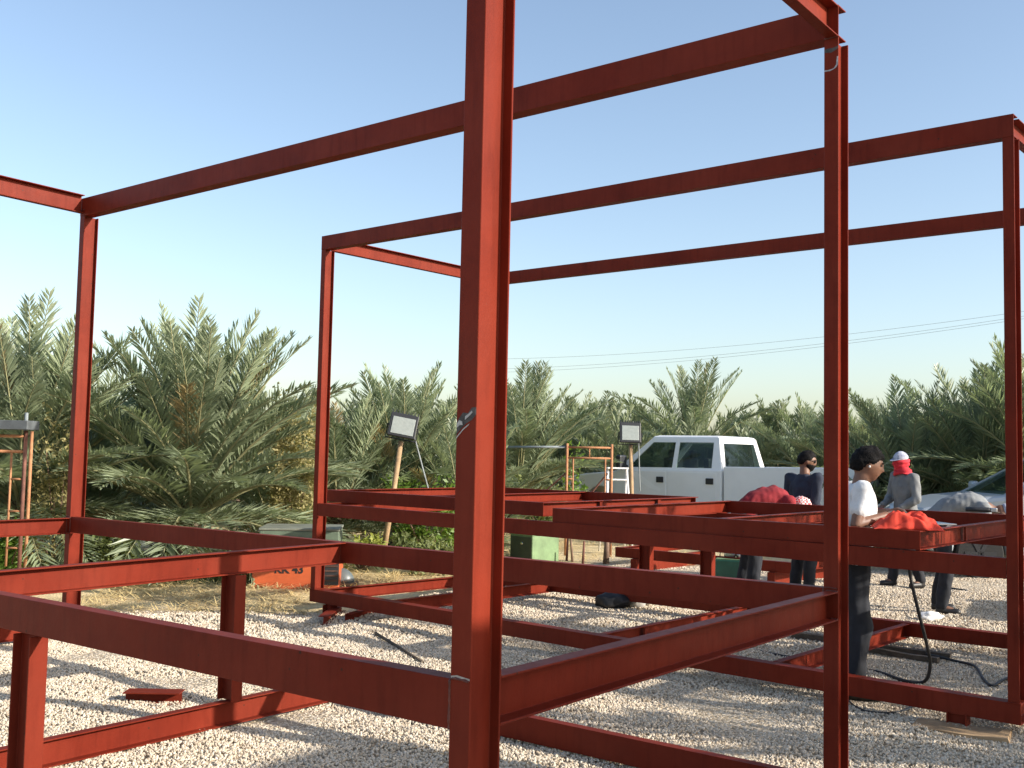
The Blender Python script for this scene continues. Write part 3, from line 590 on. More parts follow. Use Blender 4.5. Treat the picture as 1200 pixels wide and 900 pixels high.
FR = {}                                             # three habits of frond, three of each
for cls, (a0, a1) in dict(up=(R(2), R(24)), lean=(R(16), R(46)), mid=(R(32), R(72)), low=(R(50), R(100)), hang=(R(74), R(146))).items():
    FR[cls] = []
    for k in range(3):
        mb = MB(); frond_geo(mb, frng, frng.uniform(2.1, 2.5), a0 + frng.uniform(-.05, .08), a1 + frng.uniform(-.15, .15), 64, .028, .40, bend=frng.uniform(-.35, .35)); FR[cls].append(mb)
FRM = {}
def frond_mesh(cls, k, m):
    key = (cls, k, m.name)
    if key not in FRM: FRM[key] = FR[cls][k].mesh('frond', [m, M_RACHIS], fixn=False)
    return FRM[key]
def trunk_geo(h, r0=.16):
    mb = MB(); rings = []; n = 12; k = max(4, int(h / .07))
    for i in range(k + 1):
        z = h * i / k; r_ = r0 * (1.15 - .25 * i / k) * (1 + (.14 if i % 2 else -.05))
        rings.append([Vector((r_ * math.cos(2 * math.pi * (j + .5 * (i % 2)) / n) , r_ * math.sin(2 * math.pi * (j + .5 * (i % 2)) / n), z)) for j in range(n)])
    return mb.loft(rings)
def palm(label, P, trunk_h, scale, n, seed, m=M_LEAF, dry=.02, group=None, az0=None, low=.2):
    rg = random.Random(seed); r_ = empty('date_palm', P); tag(r_, label, 'palm tree', group)
    trunk_geo(trunk_h + .1).build('trunk', M_TRUNK, r_)
    for i in range(n):
        f = i / (n - 1); az = i * 2.39996 + rg.uniform(-.25, .25)
        cls = 'up' if f < .15 else 'lean' if f < .36 else 'mid' if f < .60 else 'low' if f < 1 - low else 'hang'
        mm = M_LEAFY if rg.random() < dry * (2.5 if cls == 'hang' else 1) else m
        s_ = scale * rg.uniform(.82, 1.12) * (.9 if cls == 'hang' else 1)
        Mx = Matrix.Translation((.08 * math.cos(az), .08 * math.sin(az), trunk_h - .25 * f)) @ Matrix.Rotation(az, 4, 'Z') @ Matrix.Rotation(rg.uniform(-.12, .12), 4, 'X') @ Matrix.Scale(s_, 4)
        inst(frond_mesh(cls, rg.randrange(3), mm), 'frond', r_, Mx)
    return r_
def gpx(px, Y): v = aty(px, 640, Y); v.z = 0; return v
palm('large bushy grey-green date palm between the two left columns', gpx(222, 14.2), .85, 1.16, 120, 11)
palm('tall bushy date palm at the left edge behind the scaffold tower', gpx(22, 13.6), .95, 1.12, 100, 12)
palm('date palm spreading behind the leaning floodlight pole', gpx(468, 18.0), .75, 1.02, 90, 13)
palm('date palm partly hidden by the widest column, on its right side', gpx(606, 22.0), 1.0, 1.12, 86, 14)
palm('pale upright date palm rising behind the pickup cab', gpx(808, 28.5), 1.55, 1.2, 46, 15, low=.1)
palm('greyish date palm behind the man with the red headscarf', gpx(1068, 19.6), .75, 1.02, 96, 16)
palm('dense date palm behind the silver car', gpx(1150, 19.0), 1.0, 1.08, 96, 17)
palm('date palm at the right edge beyond the far right column', gpx(1225, 18.0), 1.25, 1.15, 66, 18)
palm('low date palm between the pickup and the near right column', gpx(955, 25.5), .95, 1.0, 48, 19)
palm('date palm beyond the silver car bonnet, left of the dense one', gpx(1015, 24.0), .95, 1.08, 48, 20)
palm('dim date palm filling the gap left of the leaning floodlight', gpx(395, 17.0), .55, .92, 46, 21, dry=.04)
palm('date palm just behind the left column of the near frame', gpx(112, 15.8), .6, .95, 48, 22)
palm('date palm with drooping fronds right of the large bushy one', gpx(322, 16.4), .45, .85, 48, 23)
palm('low date palm right of the leaning floodlight, behind shrubs', gpx(540, 17.2), .4, .85, 46, 24)
# palms just outside the picture on the right that throw the broken shade over the gravel
palm('nearest date palm standing outside the view on the right', Vector((6.5, 4.4, 0)), 1.0, 1.0, 20, 31, low=.1)
palm('second date palm standing outside the view on the right', Vector((8.2, 6.4, 0)), 1.9, 1.15, 30, 32, low=.1)
# far rows: trunk and one crown mesh each
crowns = []
for k in range(5):
    rg = random.Random(50 + k); mb = MB()
    for i in range(46):
        f = i / 45; az = i * 2.39996; a0, a1 = ((R(4), R(30)) if f < .18 else (R(18), R(70)) if f < .5 else (R(45), R(115)) if f < .78 else (R(68), R(165)))
        frond_geo(mb, rg, rg.uniform(1.9, 2.5), a0, a1, 28, .06, .5, Matrix.Translation((0, 0, -.2 * f)) @ Matrix.Rotation(az + rg.uniform(-.2, .2), 4, 'Z'), 5, rg.uniform(-.3, .3))
    crowns.append(mb.mesh('crown', [M_LEAFD, M_RACHIS], fixn=False))
tr_me = trunk_geo(1.3).mesh('trunk', M_TRUNK)
rg = random.Random(77)
def far_palm(P, sc_, cz, k, label):
    r_ = empty('date_palm', P); tag(r_, label, 'palm tree', 'palms of the far grove')
    inst(tr_me, 'trunk', r_, Matrix.Scale(cz / 1.25, 4, (0, 0, 1)))
    inst(crowns[k % 5], 'crown', r_, Matrix.Translation((0, 0, cz)) @ Matrix.Rotation(rg.uniform(0, 6.28), 4, 'Z') @ Matrix.Scale(sc_, 4))
ORD = 'first second third fourth fifth sixth seventh eighth ninth tenth eleventh twelfth thirteenth fourteenth fifteenth sixteenth seventeenth eighteenth nineteenth twentieth twenty-first twenty-second twenty-third twenty-fourth twenty-fifth twenty-sixth'.split()
i = 0
for row, (Y, sp_, ztop) in enumerate(((23.5, 1.9, .6), (27.5, 2.1, .72), (32, 2.3, .95), (37, 2.6, 1.15))):
    x = -.54 * Y; cnt = 0
    while x < .62 * Y:
        Yp = Y + rg.uniform(-1.2, 1.2); px = 600 + FPX * x / Yp
        if not (row == 0 and 1.0 < x < 9.5):
            cnt += 1; lab = '%s palm from the left in the %s row of the far grove' % (ORD[cnt - 1], ('front', 'second', 'third', 'rearmost')[row])
            far_palm(Vector((x, Yp, 0)), rg.uniform(.8, 1.08), ztop * rg.uniform(.8, 1.15), i, lab)
        i += 1; x += sp_ * rg.uniform(.75, 1.25)
for px, Y, cz, lab in ((672, 36, 1.6, 'tall far palm rising just left of the rusty scaffold frame'), (712, 38, 1.65, 'tall far palm rising over the right half of the rusty scaffold frame'), (655, 30, .9, 'far palm low behind the left upright of the rusty scaffold frame'), (905, 34, 1.5, 'tall far palm rising over the front of the pickup bed'), (935, 33, 1.3, 'tall far palm rising over the navy clad worker')):
    far_palm(gpx(px, Y), .95, cz, int(px), lab)

# ------------------------------------------------------------------ shrubs, straw
def bush(label, P, rx, ry, h, n, m, leaf, seed, cat='shrub', name='shrub'):
    rg2 = random.Random(seed); r_ = empty(name, P); tag(r_, label, cat); mb = MB(); V = []; F = []
    clumps = [(rg2.uniform(-.7, .7) * rx, rg2.uniform(-.7, .7) * ry, rg2.uniform(.15, .8) * h, rg2.uniform(.22, .42)) for _ in range(14)]
    for i in range(n):
        cx, cy, cz, cr = rg2.choice(clumps); d = Vector((rg2.gauss(0, 1), rg2.gauss(0, 1), rg2.gauss(0, 1))).normalized() * cr * rg2.random() ** .5
        c = Vector((cx + d.x * rx, cy + d.y * ry, max(.02, cz + d.z * h)))
        a = Vector((rg2.gauss(0, 1), rg2.gauss(0, 1), rg2.gauss(.4, .6))).normalized(); b = a.cross(Vector((rg2.gauss(0, 1), rg2.gauss(0, 1), rg2.gauss(0, 1)))).normalized()
        l_ = leaf * rg2.uniform(.6, 1.3); k = len(V); V += [c, c + a * l_ * .5 + b * l_ * .22, c + a * l_, c + a * l_ * .5 - b * l_ * .22]; F.append((k, k + 1, k + 2, k + 3))
    mb.add(V, F); mb.build('foliage', m, r_, fixn=False)
    ms = MB()
    for cx, cy, cz, cr in clumps[:8]: ms.tube([(0, 0, 0), (cx * .5, cy * .5, cz * .6), (cx, cy, cz)], [.014, .01, .005], 5)
    ms.build('stem', M_BARK, r_)
M_GRN = leaf_mat('bright_green_leaf', (.085, .16, .022), (.17, .26, .04), .5, .25); M_YEL = leaf_mat('yellow_green_leaf', (.20, .24, .04), (.32, .33, .07), .5, .25); M_AMB = leaf_mat('amber_blossom', (.29, .25, .10), (.43, .38, .18), .7, .25); M_WEED = leaf_mat('weed_leaf', (.10, .13, .04), (.17, .19, .06), .6, .2)
bush('bright green shrub behind the foot of the leaning floodlight', gpx(500, 15.9), .75, .5, 1.25, 2600, M_GRN, .10, 1)
bush('low yellow-green shrub beside the far frame left column', gpx(424, 14.6), .35, .3, .5, 900, M_YEL, .09, 2)
bush('low green shrub under the leaning floodlight stay', gpx(490, 14.4), .55, .35, .5, 1300, M_WEED, .09, 3)
bush('amber flowering shrub right of the large bushy palm', gpx(342, 14.9), .42, .4, 2.35, 5200, M_AMB, .07, 4)
bush('amber flowering shrub at the left edge behind the palms', gpx(66, 12.9), .32, .3, 2.0, 1700, M_AMB, .07, 5)
bush('green weeds at the foot of the near left column', gpx(125, 13.0), .55, .35, .55, 1300, M_WEED, .11, 6)
bush('bright weeds at the left edge under the scaffold tower', gpx(8, 12.4), .4, .35, .75, 900, M_GRN, .12, 7)
bush('small vivid green shrub between palms right of the widest column', gpx(674, 21.0), .28, .25, 2.0, 420, M_GRN, .12, 8)
bush('scrubby dry bush behind the rusty scaffold frame', gpx(640, 18.8), .8, .4, 1.3, 1500, M_WEED, .10, 9)
M_STRAW = mat('dry_straw', (.62, .47, .21), .9, noise=.25, nscale=3)
mb = MB(); V = []; F = []; rs = random.Random(9)
def straw(n, xa, xb, ya, yb):
    for _ in range(n):
        x, y = rs.uniform(xa, xb), rs.uniform(ya, yb)
        if mnoise.noise(Vector((x * .9, y * .9, 5))) < -.05: continue
        a = rs.uniform(0, 6.28); L_ = rs.uniform(.06, .28); d = Vector((math.cos(a), math.sin(a), rs.uniform(0, .35))) * L_; w = Vector((-math.sin(a), math.cos(a), 0)) * .006
        p = Vector((x, y, rs.uniform(.0, .05) + gz(x, y))); k = len(V); V.extend([p - w, p + w, p + d]); F.append((k, k + 1, k + 2))
straw(14000, -6.5, -1.4, 10.4, 15.5); straw(9000, -.5, 6.5, 15.8, 22); straw(4000, -1.6, .4, 12.5, 17)
mb.add(V, F); tag(mb.build('dry_straw', M_STRAW, fixn=False), 'scattered dry straw on the sandy ground before the palms', 'straw', kind='stuff')
mb = MB(); V = []; F = []
for _ in range(5200):                              # tufts of weeds along the foot of the palms
    x = rs.uniform(-8, -2.2); y = rs.uniform(12.6, 15)
    if mnoise.noise(Vector((x, y, 1))) < .0: continue
    a = rs.uniform(0, 6.28); h_ = rs.uniform(.1, .42); w = Vector((math.cos(a), math.sin(a), 0)) * .012; p = Vector((x, y, gz(x, y) - .01)); k = len(V)
    V.extend([p - w, p + w, p + Vector((rs.gauss(0, .1), rs.gauss(0, .1), h_))]); F.append((k, k + 1, k + 2))
mb.add(V, F); tag(mb.build('weed_grass', M_WEED, fixn=False), 'tufty green weeds along the foot of the left palms', 'grass', kind='stuff')

# ------------------------------------------------------------------ overhead wires and their poles
def wire(label, a, b, sag):
    a = Vector(a); b = Vector(b); pts = [a.lerp(b, t / 24) - Vector((0, 0, sag * 4 * (t / 24) * (1 - t / 24))) for t in range(25)]
    rod('power_line', label, pts, .007, M_GREY, 'power line')
wires = []
for k, (pl, pr, lab) in enumerate((((560, 421), (1260, 356), 'upper overhead power line crossing the sky at right'), ((560, 433), (1260, 361), 'middle overhead power line crossing the sky at right'), ((560, 437), (1260, 364), 'lower overhead power line crossing the sky at right'))):
    a = aty(pl[0], pl[1], 66 + .4 * k); b = aty(pr[0], pr[1], 46 + .4 * k); wire(lab, a, b, .55); wires.append((a, b))
for e, lab in ((1, 'timber utility pole outside the view on the right'), (0, 'timber utility pole hidden behind the widest column')):
    p = (wires[1][e]); rt = empty('utility_pole', (p.x, p.y, 0)); tag(rt, lab, 'pole')
    top = max(w_[e].z for w_ in wires) + .1
    MB().tube([(0, 0, 0), (0, 0, top)], [.11, .08], 10).build('mast', M_BARK, rt, smooth=True)
    MB().tube([Vector((wires[0][e].x - p.x, wires[0][e].y - p.y, wires[0][e].z - .05)), Vector((wires[2][e].x - p.x, wires[2][e].y - p.y, wires[2][e].z - .05))], .05, 6).build('crossarm', M_BARK, rt)

# ------------------------------------------------------------------ unseen cabin block, added to shade the near right side of the frame
M_PANEL = mat('shade_cabin_panel', (.45, .46, .46), .6, noise=.06, nscale=1.2); M_TRIM = mat('shade_cabin_trim', (.12, .16, .22), .5)
cb = empty('added_shade_cabin', FA.P(-6.2, 2.7, 0)); tag(cb, 'added panel-clad cabin block outside the view to the right, casting shade', 'cabin'); FC = Frame(cb, AA, -.1226, 2.8733)
def cbox(u0, u1, v0, v1, z0, z1, name, m):
    rot = Matrix((FC.d1, FC.d2, UP)).transposed(); mb = MB().box(FC.P((u0 + u1) / 2, (v0 + v1) / 2, (z0 + z1) / 2), (abs(u1 - u0), abs(v1 - v0), z1 - z0), rot); mb.v = [tuple(Vector(v) - FC.O) for v in mb.v]; return mb.build(name, m, cb)
cbox(-7.5, -5.06, 1.3, 4.22, .0, .45, 'plinth', M_TRIM)
for k in range(4):
    for u0 in (-5.12, -7.5): cbox(u0, u0 + .06, 1.29 + .735 * k, 1.29 + .735 * k + .725, .45, 3.28, 'wall_panel', M_PANEL)
for k in range(3):
    for v0 in (1.29, 4.165): cbox(-7.43 + .77 * k, -7.43 + .77 * k + .76, v0, v0 + .06, .45, 3.28, 'wall_panel', M_PANEL)
cbox(-7.58, -5.0, 1.22, 4.29, 3.28, 3.45, 'roof', M_TRIM)
dr_ = cbox(-5.058, -5.04, 2.3, 3.1, .5, 2.55, 'door', M_TRIM); cbox(-5.04, -5.0, 2.38, 2.5, 1.5, 1.54, 'door_handle', M_STEEL)

# ------------------------------------------------------------------ vehicles
def glass_mat():
    m = bpy.data.materials.new('car_glass'); m.use_nodes = True; n = m.node_tree.nodes; l = m.node_tree.links; b = n['Principled BSDF']
    b.inputs['Base Color'].default_value = (.02, .03, .03, 1); b.inputs['Roughness'].default_value = .04; b.inputs['Specular IOR Level'].default_value = .9
    t = n.new('ShaderNodeBsdfTransparent'); t.inputs['Color'].default_value = (.78, .86, .83, 1); mx = n.new('ShaderNodeMixShader'); mx.inputs[0].default_value = .74
    l.new(b.outputs[0], mx.inputs[1]); l.new(t.outputs[0], mx.inputs[2]); l.new(mx.outputs[0], n['Material Output'].inputs['Surface']); return m
M_CGLASS = glass_mat()
def quad_cells(A, B, Cc, D, us, vs, holes, mbs, mbg, th, glass_in=.012, ut=None):
    """A,B bottom left/right, D,C top left/right; cells of the grid us x vs, holes become recessed panes"""
    nrm = (B - A).cross(D - A).normalized()
    tm = dict(zip(us, ut)) if ut else {u: u for u in us}
    pt = lambda u, v: (A.lerp(B, u)).lerp(D.lerp(Cc, tm[u]), v)
    for i in range(len(us) - 1):
        for j in range(len(vs) - 1):
            q = [pt(us[i], vs[j]), pt(us[i+1], vs[j]), pt(us[i+1], vs[j+1]), pt(us[i], vs[j+1])]
            if (i, j) in holes:
                g_ = [p - nrm * glass_in for p in q]; mbg.append(MB().add(g_ + [p - nrm * (glass_in + .005) for p in q], [(0, 1, 2, 3), (7, 6, 5, 4), (0, 4, 5, 1), (1, 5, 6, 2), (2, 6, 7, 3), (3, 7, 4, 0)]))
            else:
                mbs.add(q + [p - nrm * th for p in q], [(0, 1, 2, 3), (7, 6, 5, 4), (0, 4, 5, 1), (1, 5, 6, 2), (2, 6, 7, 3), (3, 7, 4, 0)])
def wheel(root, c, r_, w, name='wheel'):
    o = empty(name, c); o.parent = root
    mb = MB(); rings = []
    for y, rr in ((-w/2, r_ * .72), (-w/2, r_ * .94), (-w * .36, r_), (w * .36, r_), (w/2, r_ * .94), (w/2, r_ * .72)):
        rings.append([Vector((rr * math.cos(2 * math.pi * k / 28), y, rr * math.sin(2 * math.pi * k / 28))) for k in range(28)])
    mb.loft(rings).build('tyre', M_TYRE, o, smooth=False)
    mb = MB(); mb.tube([(0, -w * .47, 0), (0, w * .47, 0)], r_ * .7, 24); rim = mb.build('rim', M_CHROME, o)
    mb = MB()
    for k in range(6):
        a = k * math.pi / 3
        for s in (-1, 1): mb.box((r_ * .36 * math.cos(a), s * w * .485, r_ * .36 * math.sin(a)), (r_ * .6, .02, r_ * .16), Euler((0, -a, 0)))
    mb.build('spoke', M_PLASTIC, o)
def side_profile(pts, y0, y1, name, m, root, bevel=.03):
    mb = MB(); n = len(pts); V = [(x, y0, z) for x, z in pts] + [(x, y1, z) for x, z in pts]
    mb.add(V, [tuple(range(n)), tuple(range(n, 2 * n))[::-1]] + [(i, (i + 1) % n, n + (i + 1) % n, n + i) for i in range(n)]); return mb.build(name, m, root, bevel=bevel)
def arch(cx, r_, zb, n=9): return [(cx + r_ * math.cos(math.pi * (1 - k / (n - 1))), zb + r_ * math.sin(math.pi * (1 - k / (n - 1))) * 1.0) for k in range(n)]
def arch_rev(cx, r_, zb): return arch(cx, r_, zb)[::-1]
tk = empty('pickup_truck', (4.83, 21.73, 0), math.atan2(.643, -.766)); tag(tk, 'white crew cab pickup truck parked behind the workers', 'pickup truck')
Wd = .98
# cab lower body + bonnet (front +x), with front wheel arch
prof = [(0.0, .50)] + [(2.3, .50)] + arch(2.95, .47, .50) + [(3.55, .50), (3.95, .52), (3.98, 1.02), (3.9, 1.14), (3.3, 1.24), (2.62, 1.30), (2.45, 1.36), (0.0, 1.40)]
side_profile(prof, -Wd, Wd, 'cab_body', M_WHITE, tk, .035)
# bed: floor, two sides with rear arch, tailgate
prof = [(-2.82, .56), (-2.05, .56)] + arch(-1.55, .47, .56) + [(-.75, .56), (-.04, .52), (-.04, 1.46), (-2.82, 1.50)]
for s in (-1, 1): side_profile(prof, s * Wd, s * (Wd - .13), 'bed_side', M_WHITE, tk, .02)
MB().box((-1.43, 0, .80), (2.76, 1.68, .06)).build('bed_floor', M_PLASTIC, tk); MB().box((-.08, 0, 1.1), (.06, 1.69, .7)).build('bed_headboard', M_WHITE, tk, bevel=.01)
tg = MB().box((-2.82, 0, 1.12), (.075, 1.69, .70)).build('tailgate', M_WHITE, tk, bevel=.018)
MB().box((-2.865, 0, 1.28), (.02, .34, .10)).build('handle', M_PLASTIC, tg, bevel=.008); MB().box((-2.861, 0, 1.02), (.008, 1.2, .26)).build('pressed_panel', M_WHITE, tg, bevel=.003)
MB().box((-2.94, 0, .64), (.16, 1.86, .20)).build('rear_bumper', M_CHROME, tk, bevel=.03); MB().box((4.04, 0, .62), (.2, 1.9, .26)).build('front_bumper', M_CHROME, tk, bevel=.04)
for s in (-1, 1): MB().box((-2.835, s * (Wd - .07), 1.12), (.05, .13, .42)).build('tail_light', mat('tail_light_red', (.35, .02, .02), .25), tk, bevel=.012); MB().box((3.965, s * .75, .9), (.06, .34, .24)).build('headlight', M_LENS, tk, bevel=.02)
MB().box((3.975, 0, .88), (.05, 1.1, .3)).build('grille', M_PLASTIC, tk, bevel=.01)
# greenhouse
zb, zr = 1.40, 2.03
bl = lambda x, s: Vector((x, s * (Wd - .02), zb)); tl = lambda x, s: Vector((x, s * .79, zr))
mbs = MB(); panes = []
for s in (1, -1):
    xb = [.02, .24, 1.06, 1.16, 2.28, 2.5]; xt = [.16, .27, 1.06, 1.15, 1.60, 1.72]
    ub = [(x - .02) / 2.48 for x in xb]; ut_ = [(x - .16) / 1.56 for x in xt]
    A_, B_, Cq, D_ = Vector((.02, s * (Wd - .02), 1.385)), Vector((2.5, s * (Wd - .02), 1.36)), Vector((1.72, s * .79, zr)), Vector((.16, s * .79, zr))
    if s < 0: quad_cells(A_, B_, Cq, D_, ub, [0, .06, .86, 1], {(1, 1), (3, 1)}, mbs, panes, .035, ut=ut_)
    else: quad_cells(B_, A_, D_, Cq, [1 - u for u in ub[::-1]], [0, .06, .86, 1], {(1, 1), (3, 1)}, mbs, panes, .035, ut=[1 - u for u in ut_[::-1]])
quad_cells(Vector((.02, Wd - .02, 1.385)), Vector((.02, -Wd + .02, 1.385)), Vector((.16, -.79, zr)), Vector((.16, .79, zr)), [0, .1, .37, .63, .9, 1], [0, .1, .84, 1], {(1, 1), (2, 1), (3, 1)}, mbs, panes, .035)
quad_cells(Vector((2.5, -Wd + .02, 1.36)), Vector((2.5, Wd - .02, 1.36)), Vector((1.72, .79, zr)), Vector((1.72, -.79, zr)), [0, .05, .95, 1], [0, .04, .92, 1], {(1, 1)}, mbs, panes, .035)
cabm = mbs.build('cab_pillars', M_WHITE, tk)
roofr = []
for z, ins in ((zr - .012, .0), (zr + .03, .03), (zr + .05, .12)):
    roofr.append([Vector((.15 + ins, -.80 + ins, z)), Vector((1.74 - ins, -.80 + ins, z)), Vector((1.74 - ins, .80 - ins, z)), Vector((.15 + ins, .80 - ins, z))])
MB().loft(roofr).build('roof', M_WHITE, tk, bevel=.02)
for p_ in panes: p_.build('window_pane', M_CGLASS, tk)
for s in (-1, 1):
    for x0, x1 in ((1.28, 2.34), (.12, 1.24)):
        d = MB().box(((x0 + x1) / 2, s * (Wd + .004), .93), (x1 - x0, .016, .80)).build('door', M_WHITE, tk, bevel=.007)
        MB().box((x0 + .14, s * (Wd + .022), 1.16), (.17, .03, .12)).build('handle', M_PLASTIC, d, bevel=.012)
        MB().box(((x0 + x1) / 2, s * (Wd + .014), .72), (x1 - x0 - .05, .014, .07)).build('rub_strip', M_WHITE, d, bevel=.004)
    mr = MB().box((2.28, s * (Wd + .17), 1.5), (.13, .26, .30)).build('door_mirror', M_PLASTIC, tk, bevel=.035); MB().tube([(2.25, s * (Wd - .02), 1.42), (2.27, s * (Wd + .12), 1.42)], .025, 8).build('arm', M_PLASTIC, mr)
    for x in (.55, 1.5): MB().box((x, s * .42, 1.35), (.14, .42, .55)).build('seat', M_PLASTIC, tk, bevel=.05)
    mbx = MB().box((1.47, s * .42, 1.7), (.1, .24, .18)).build('headrest', M_PLASTIC, tk, bevel=.04)
# thin pale stripe-shaped patch on the front door
mb = MB(); q = [(2.14, 1.27), (2.0, 1.30), (1.62, 1.07), (1.40, .96), (1.42, .92), (1.68, .98), (2.02, 1.16)]; n_ = len(q)
mb.add([(x, Wd + .0135, z) for x, z in q] + [(x, Wd + .011, z) for x, z in q], [tuple(range(n_)), tuple(range(n_, 2 * n_))[::-1]] + [(i, (i + 1) % n_, n_ + (i + 1) % n_, n_ + i) for i in range(n_)]); mb.build('door_pale_patch', mat('pale_patch_white', (.86, .86, .84), .4), tk)
for x in (2.95, -1.55):
    for s in (-1, 1): wheel(tk, (x, s * .86, .40), .40, .26)
MB().tube([(2.9, .8, 1.28), (2.86, .82, 1.98)], .005, 5).build('aerial', M_PLASTIC, tk)
MB().box((.9, 0, .42), (3.4, .8, .16)).build('chassis', M_PLASTIC, tk); MB().box((-1.4, 0, .6), (2.8, .8, .14)).build('chassis', M_PLASTIC, tk)

def sedan(label, P, rz, paint, group=None):
    r_ = empty('parked_car', P, rz); tag(r_, label, 'car', group); w = .9
    pr = [(-2.25, .36), (-1.9, .30)] + arch(-1.38, .36, .30) + [(-.95, .26), (.9, .26)] + arch(1.38, .36, .30) + [(1.8, .30), (2.25, .38), (2.3, .68), (2.18, .86), (1.5, 1.00), (.95, 1.06), (-1.6, 1.10), (-2.2, 1.02), (-2.3, .7)]
    side_profile(pr, -w, w, 'body', paint, r_, .07)
    ms = MB(); pn = []
    for s in (1, -1):
        A_, B_, C_, D_ = Vector((-2.0, s * (w - .06), 1.07)), Vector((1.05, s * (w - .06), 1.04)), Vector((.1, s * .62, 1.55)), Vector((-1.35, s * .62, 1.55)); us = [0, .10, .27, .31, .57, .61, .93, 1]
        if s < 0: quad_cells(A_, B_, C_, D_, us, [0, .06, .88, 1], {(1, 1), (3, 1), (5, 1)}, ms, pn, .03)
        else: quad_cells(B_, A_, D_, C_, [1 - u for u in us[::-1]], [0, .06, .88, 1], {(1, 1), (3, 1), (5, 1)}, ms, pn, .03)
    quad_cells(Vector((1.05, -w + .06, 1.04)), Vector((1.05, w - .06, 1.04)), Vector((.1, .62, 1.55)), Vector((.1, -.62, 1.55)), [0, .05, .95, 1], [0, .04, .94, 1], {(1, 1)}, ms, pn, .03)
    quad_cells(Vector((-2.0, w - .06, 1.07)), Vector((-2.0, -w + .06, 1.07)), Vector((-1.35, -.62, 1.55)), Vector((-1.35, .62, 1.55)), [0, .06, .94, 1], [0, .06, .9, 1], {(1, 1)}, ms, pn, .03)
    ms.build('cabin_pillars', paint, r_)
    for p_ in pn: p_.build('window_pane', M_CGLASS, r_)
    rr = [[Vector((-1.37 + i_, -.635 + i_, z)), Vector((.12 - i_, -.635 + i_, z)), Vector((.12 - i_, .635 - i_, z)), Vector((-1.37 + i_, .635 - i_, z))] for z, i_ in ((1.54, 0), (1.575, .04), (1.59, .16))]
    MB().loft(rr).build('roof', paint, r_, bevel=.02)
    for s in (-1, 1):
        MB().box((.78, s * (w + .06), 1.13), (.12, .2, .14)).build('door_mirror', paint, r_, bevel=.04)
        for x0, x1 in ((-.28, .86), (-1.3, -.32)):
            d = MB().box(((x0 + x1) / 2, s * (w + .003), .68), (x1 - x0, .014, .66)).build('door', paint, r_, bevel=.006); MB().box((x0 + .14, s * (w + .018), .9), (.2, .022, .03)).build('handle', M_CHROME, d, bevel=.006)
        MB().box((2.2, s * .68, .78), (.16, .36, .14)).build('headlight', M_LENS, r_, bevel=.03); MB().box((-2.27, s * .68, .85), (.08, .36, .16)).build('tail_light', bpy.data.materials['tail_light_red'], r_, bevel=.02)
        MB().box((-.1, s * .38, 1.0), (.14, .4, .6)).build('seat', M_PLASTIC, r_, bevel=.05)
        for x in (1.38, -1.38): wheel(r_, (x, s * .80, .32), .32, .2)
    MB().box((2.3, 0, .6), (.05, 1.0, .22)).build('grille', M_PLASTIC, r_, bevel=.01)
    return r_
cp = aty(1052, 640, 15.9); sedan('silver-blue saloon car parked behind the bent worker at right', (cp.x + 2.3, cp.y - .1, 0), math.atan2(.06, -1), M_SILVER).scale = (1.03, 1.03, 1.13)
sedan('added silver saloon car outside the view on the right, casting shade', (8.9, 10.3, 0), math.atan2(.5, -1), M_SILVER)  # unseen second car, added for the shadow it throws on the gravel

# ------------------------------------------------------------------ people
M_SKIN = mat('skin_brown', (.17, .082, .048), .55, noise=.1, nscale=12); M_HAIR = mat('black_hair', (.006, .005, .005), .7, noise=.3, nscale=60, bump=.8, bscale=140, spec=.15)
M_WSHIRT = mat('white_shirt', (.66, .66, .66), .9, noise=.10, nscale=7, bump=.5, bscale=25); M_NAVY = mat('navy_cloth', (.018, .024, .042), .9, noise=.3, nscale=8); M_GREYC = mat('grey_workwear', (.17, .175, .18), .9, noise=.2, nscale=7)
M_RSHIRT = mat('dark_red_shirt', (.22, .012, .018), .9, noise=.2, nscale=7); M_DENIM = mat('dark_trousers', (.014, .016, .022), .9, noise=.3, nscale=10); M_RSCARF = mat('red_scarf', (.55, .02, .035), .85, noise=.15, nscale=14)
M_BOOT = mat('black_boot', (.012, .011, .011), .5)
def check_mat(name, c1, c2, scale):
    m = bpy.data.materials.new(name); m.use_nodes = True; n = m.node_tree.nodes; l = m.node_tree.links; tc = n.new('ShaderNodeTexCoord'); ck = n.new('ShaderNodeTexChecker'); ck.inputs['Scale'].default_value = scale; ck.inputs['Color1'].default_value = (*c1, 1); ck.inputs['Color2'].default_value = (*c2, 1)
    l.new(tc.outputs['Object'], ck.inputs['Vector']); l.new(ck.outputs['Color'], n['Principled BSDF'].inputs['Base Color']); n['Principled BSDF'].inputs['Roughness'].default_value = .9; return m
M_CAP = mat('white_blue_cap', (.50, .52, .58), .9, nscale=16, col2=(.16, .17, .26)); M_CHECK = check_mat('red_white_check_cloth', (.62, .55, .54), (.45, .03, .04), 45)
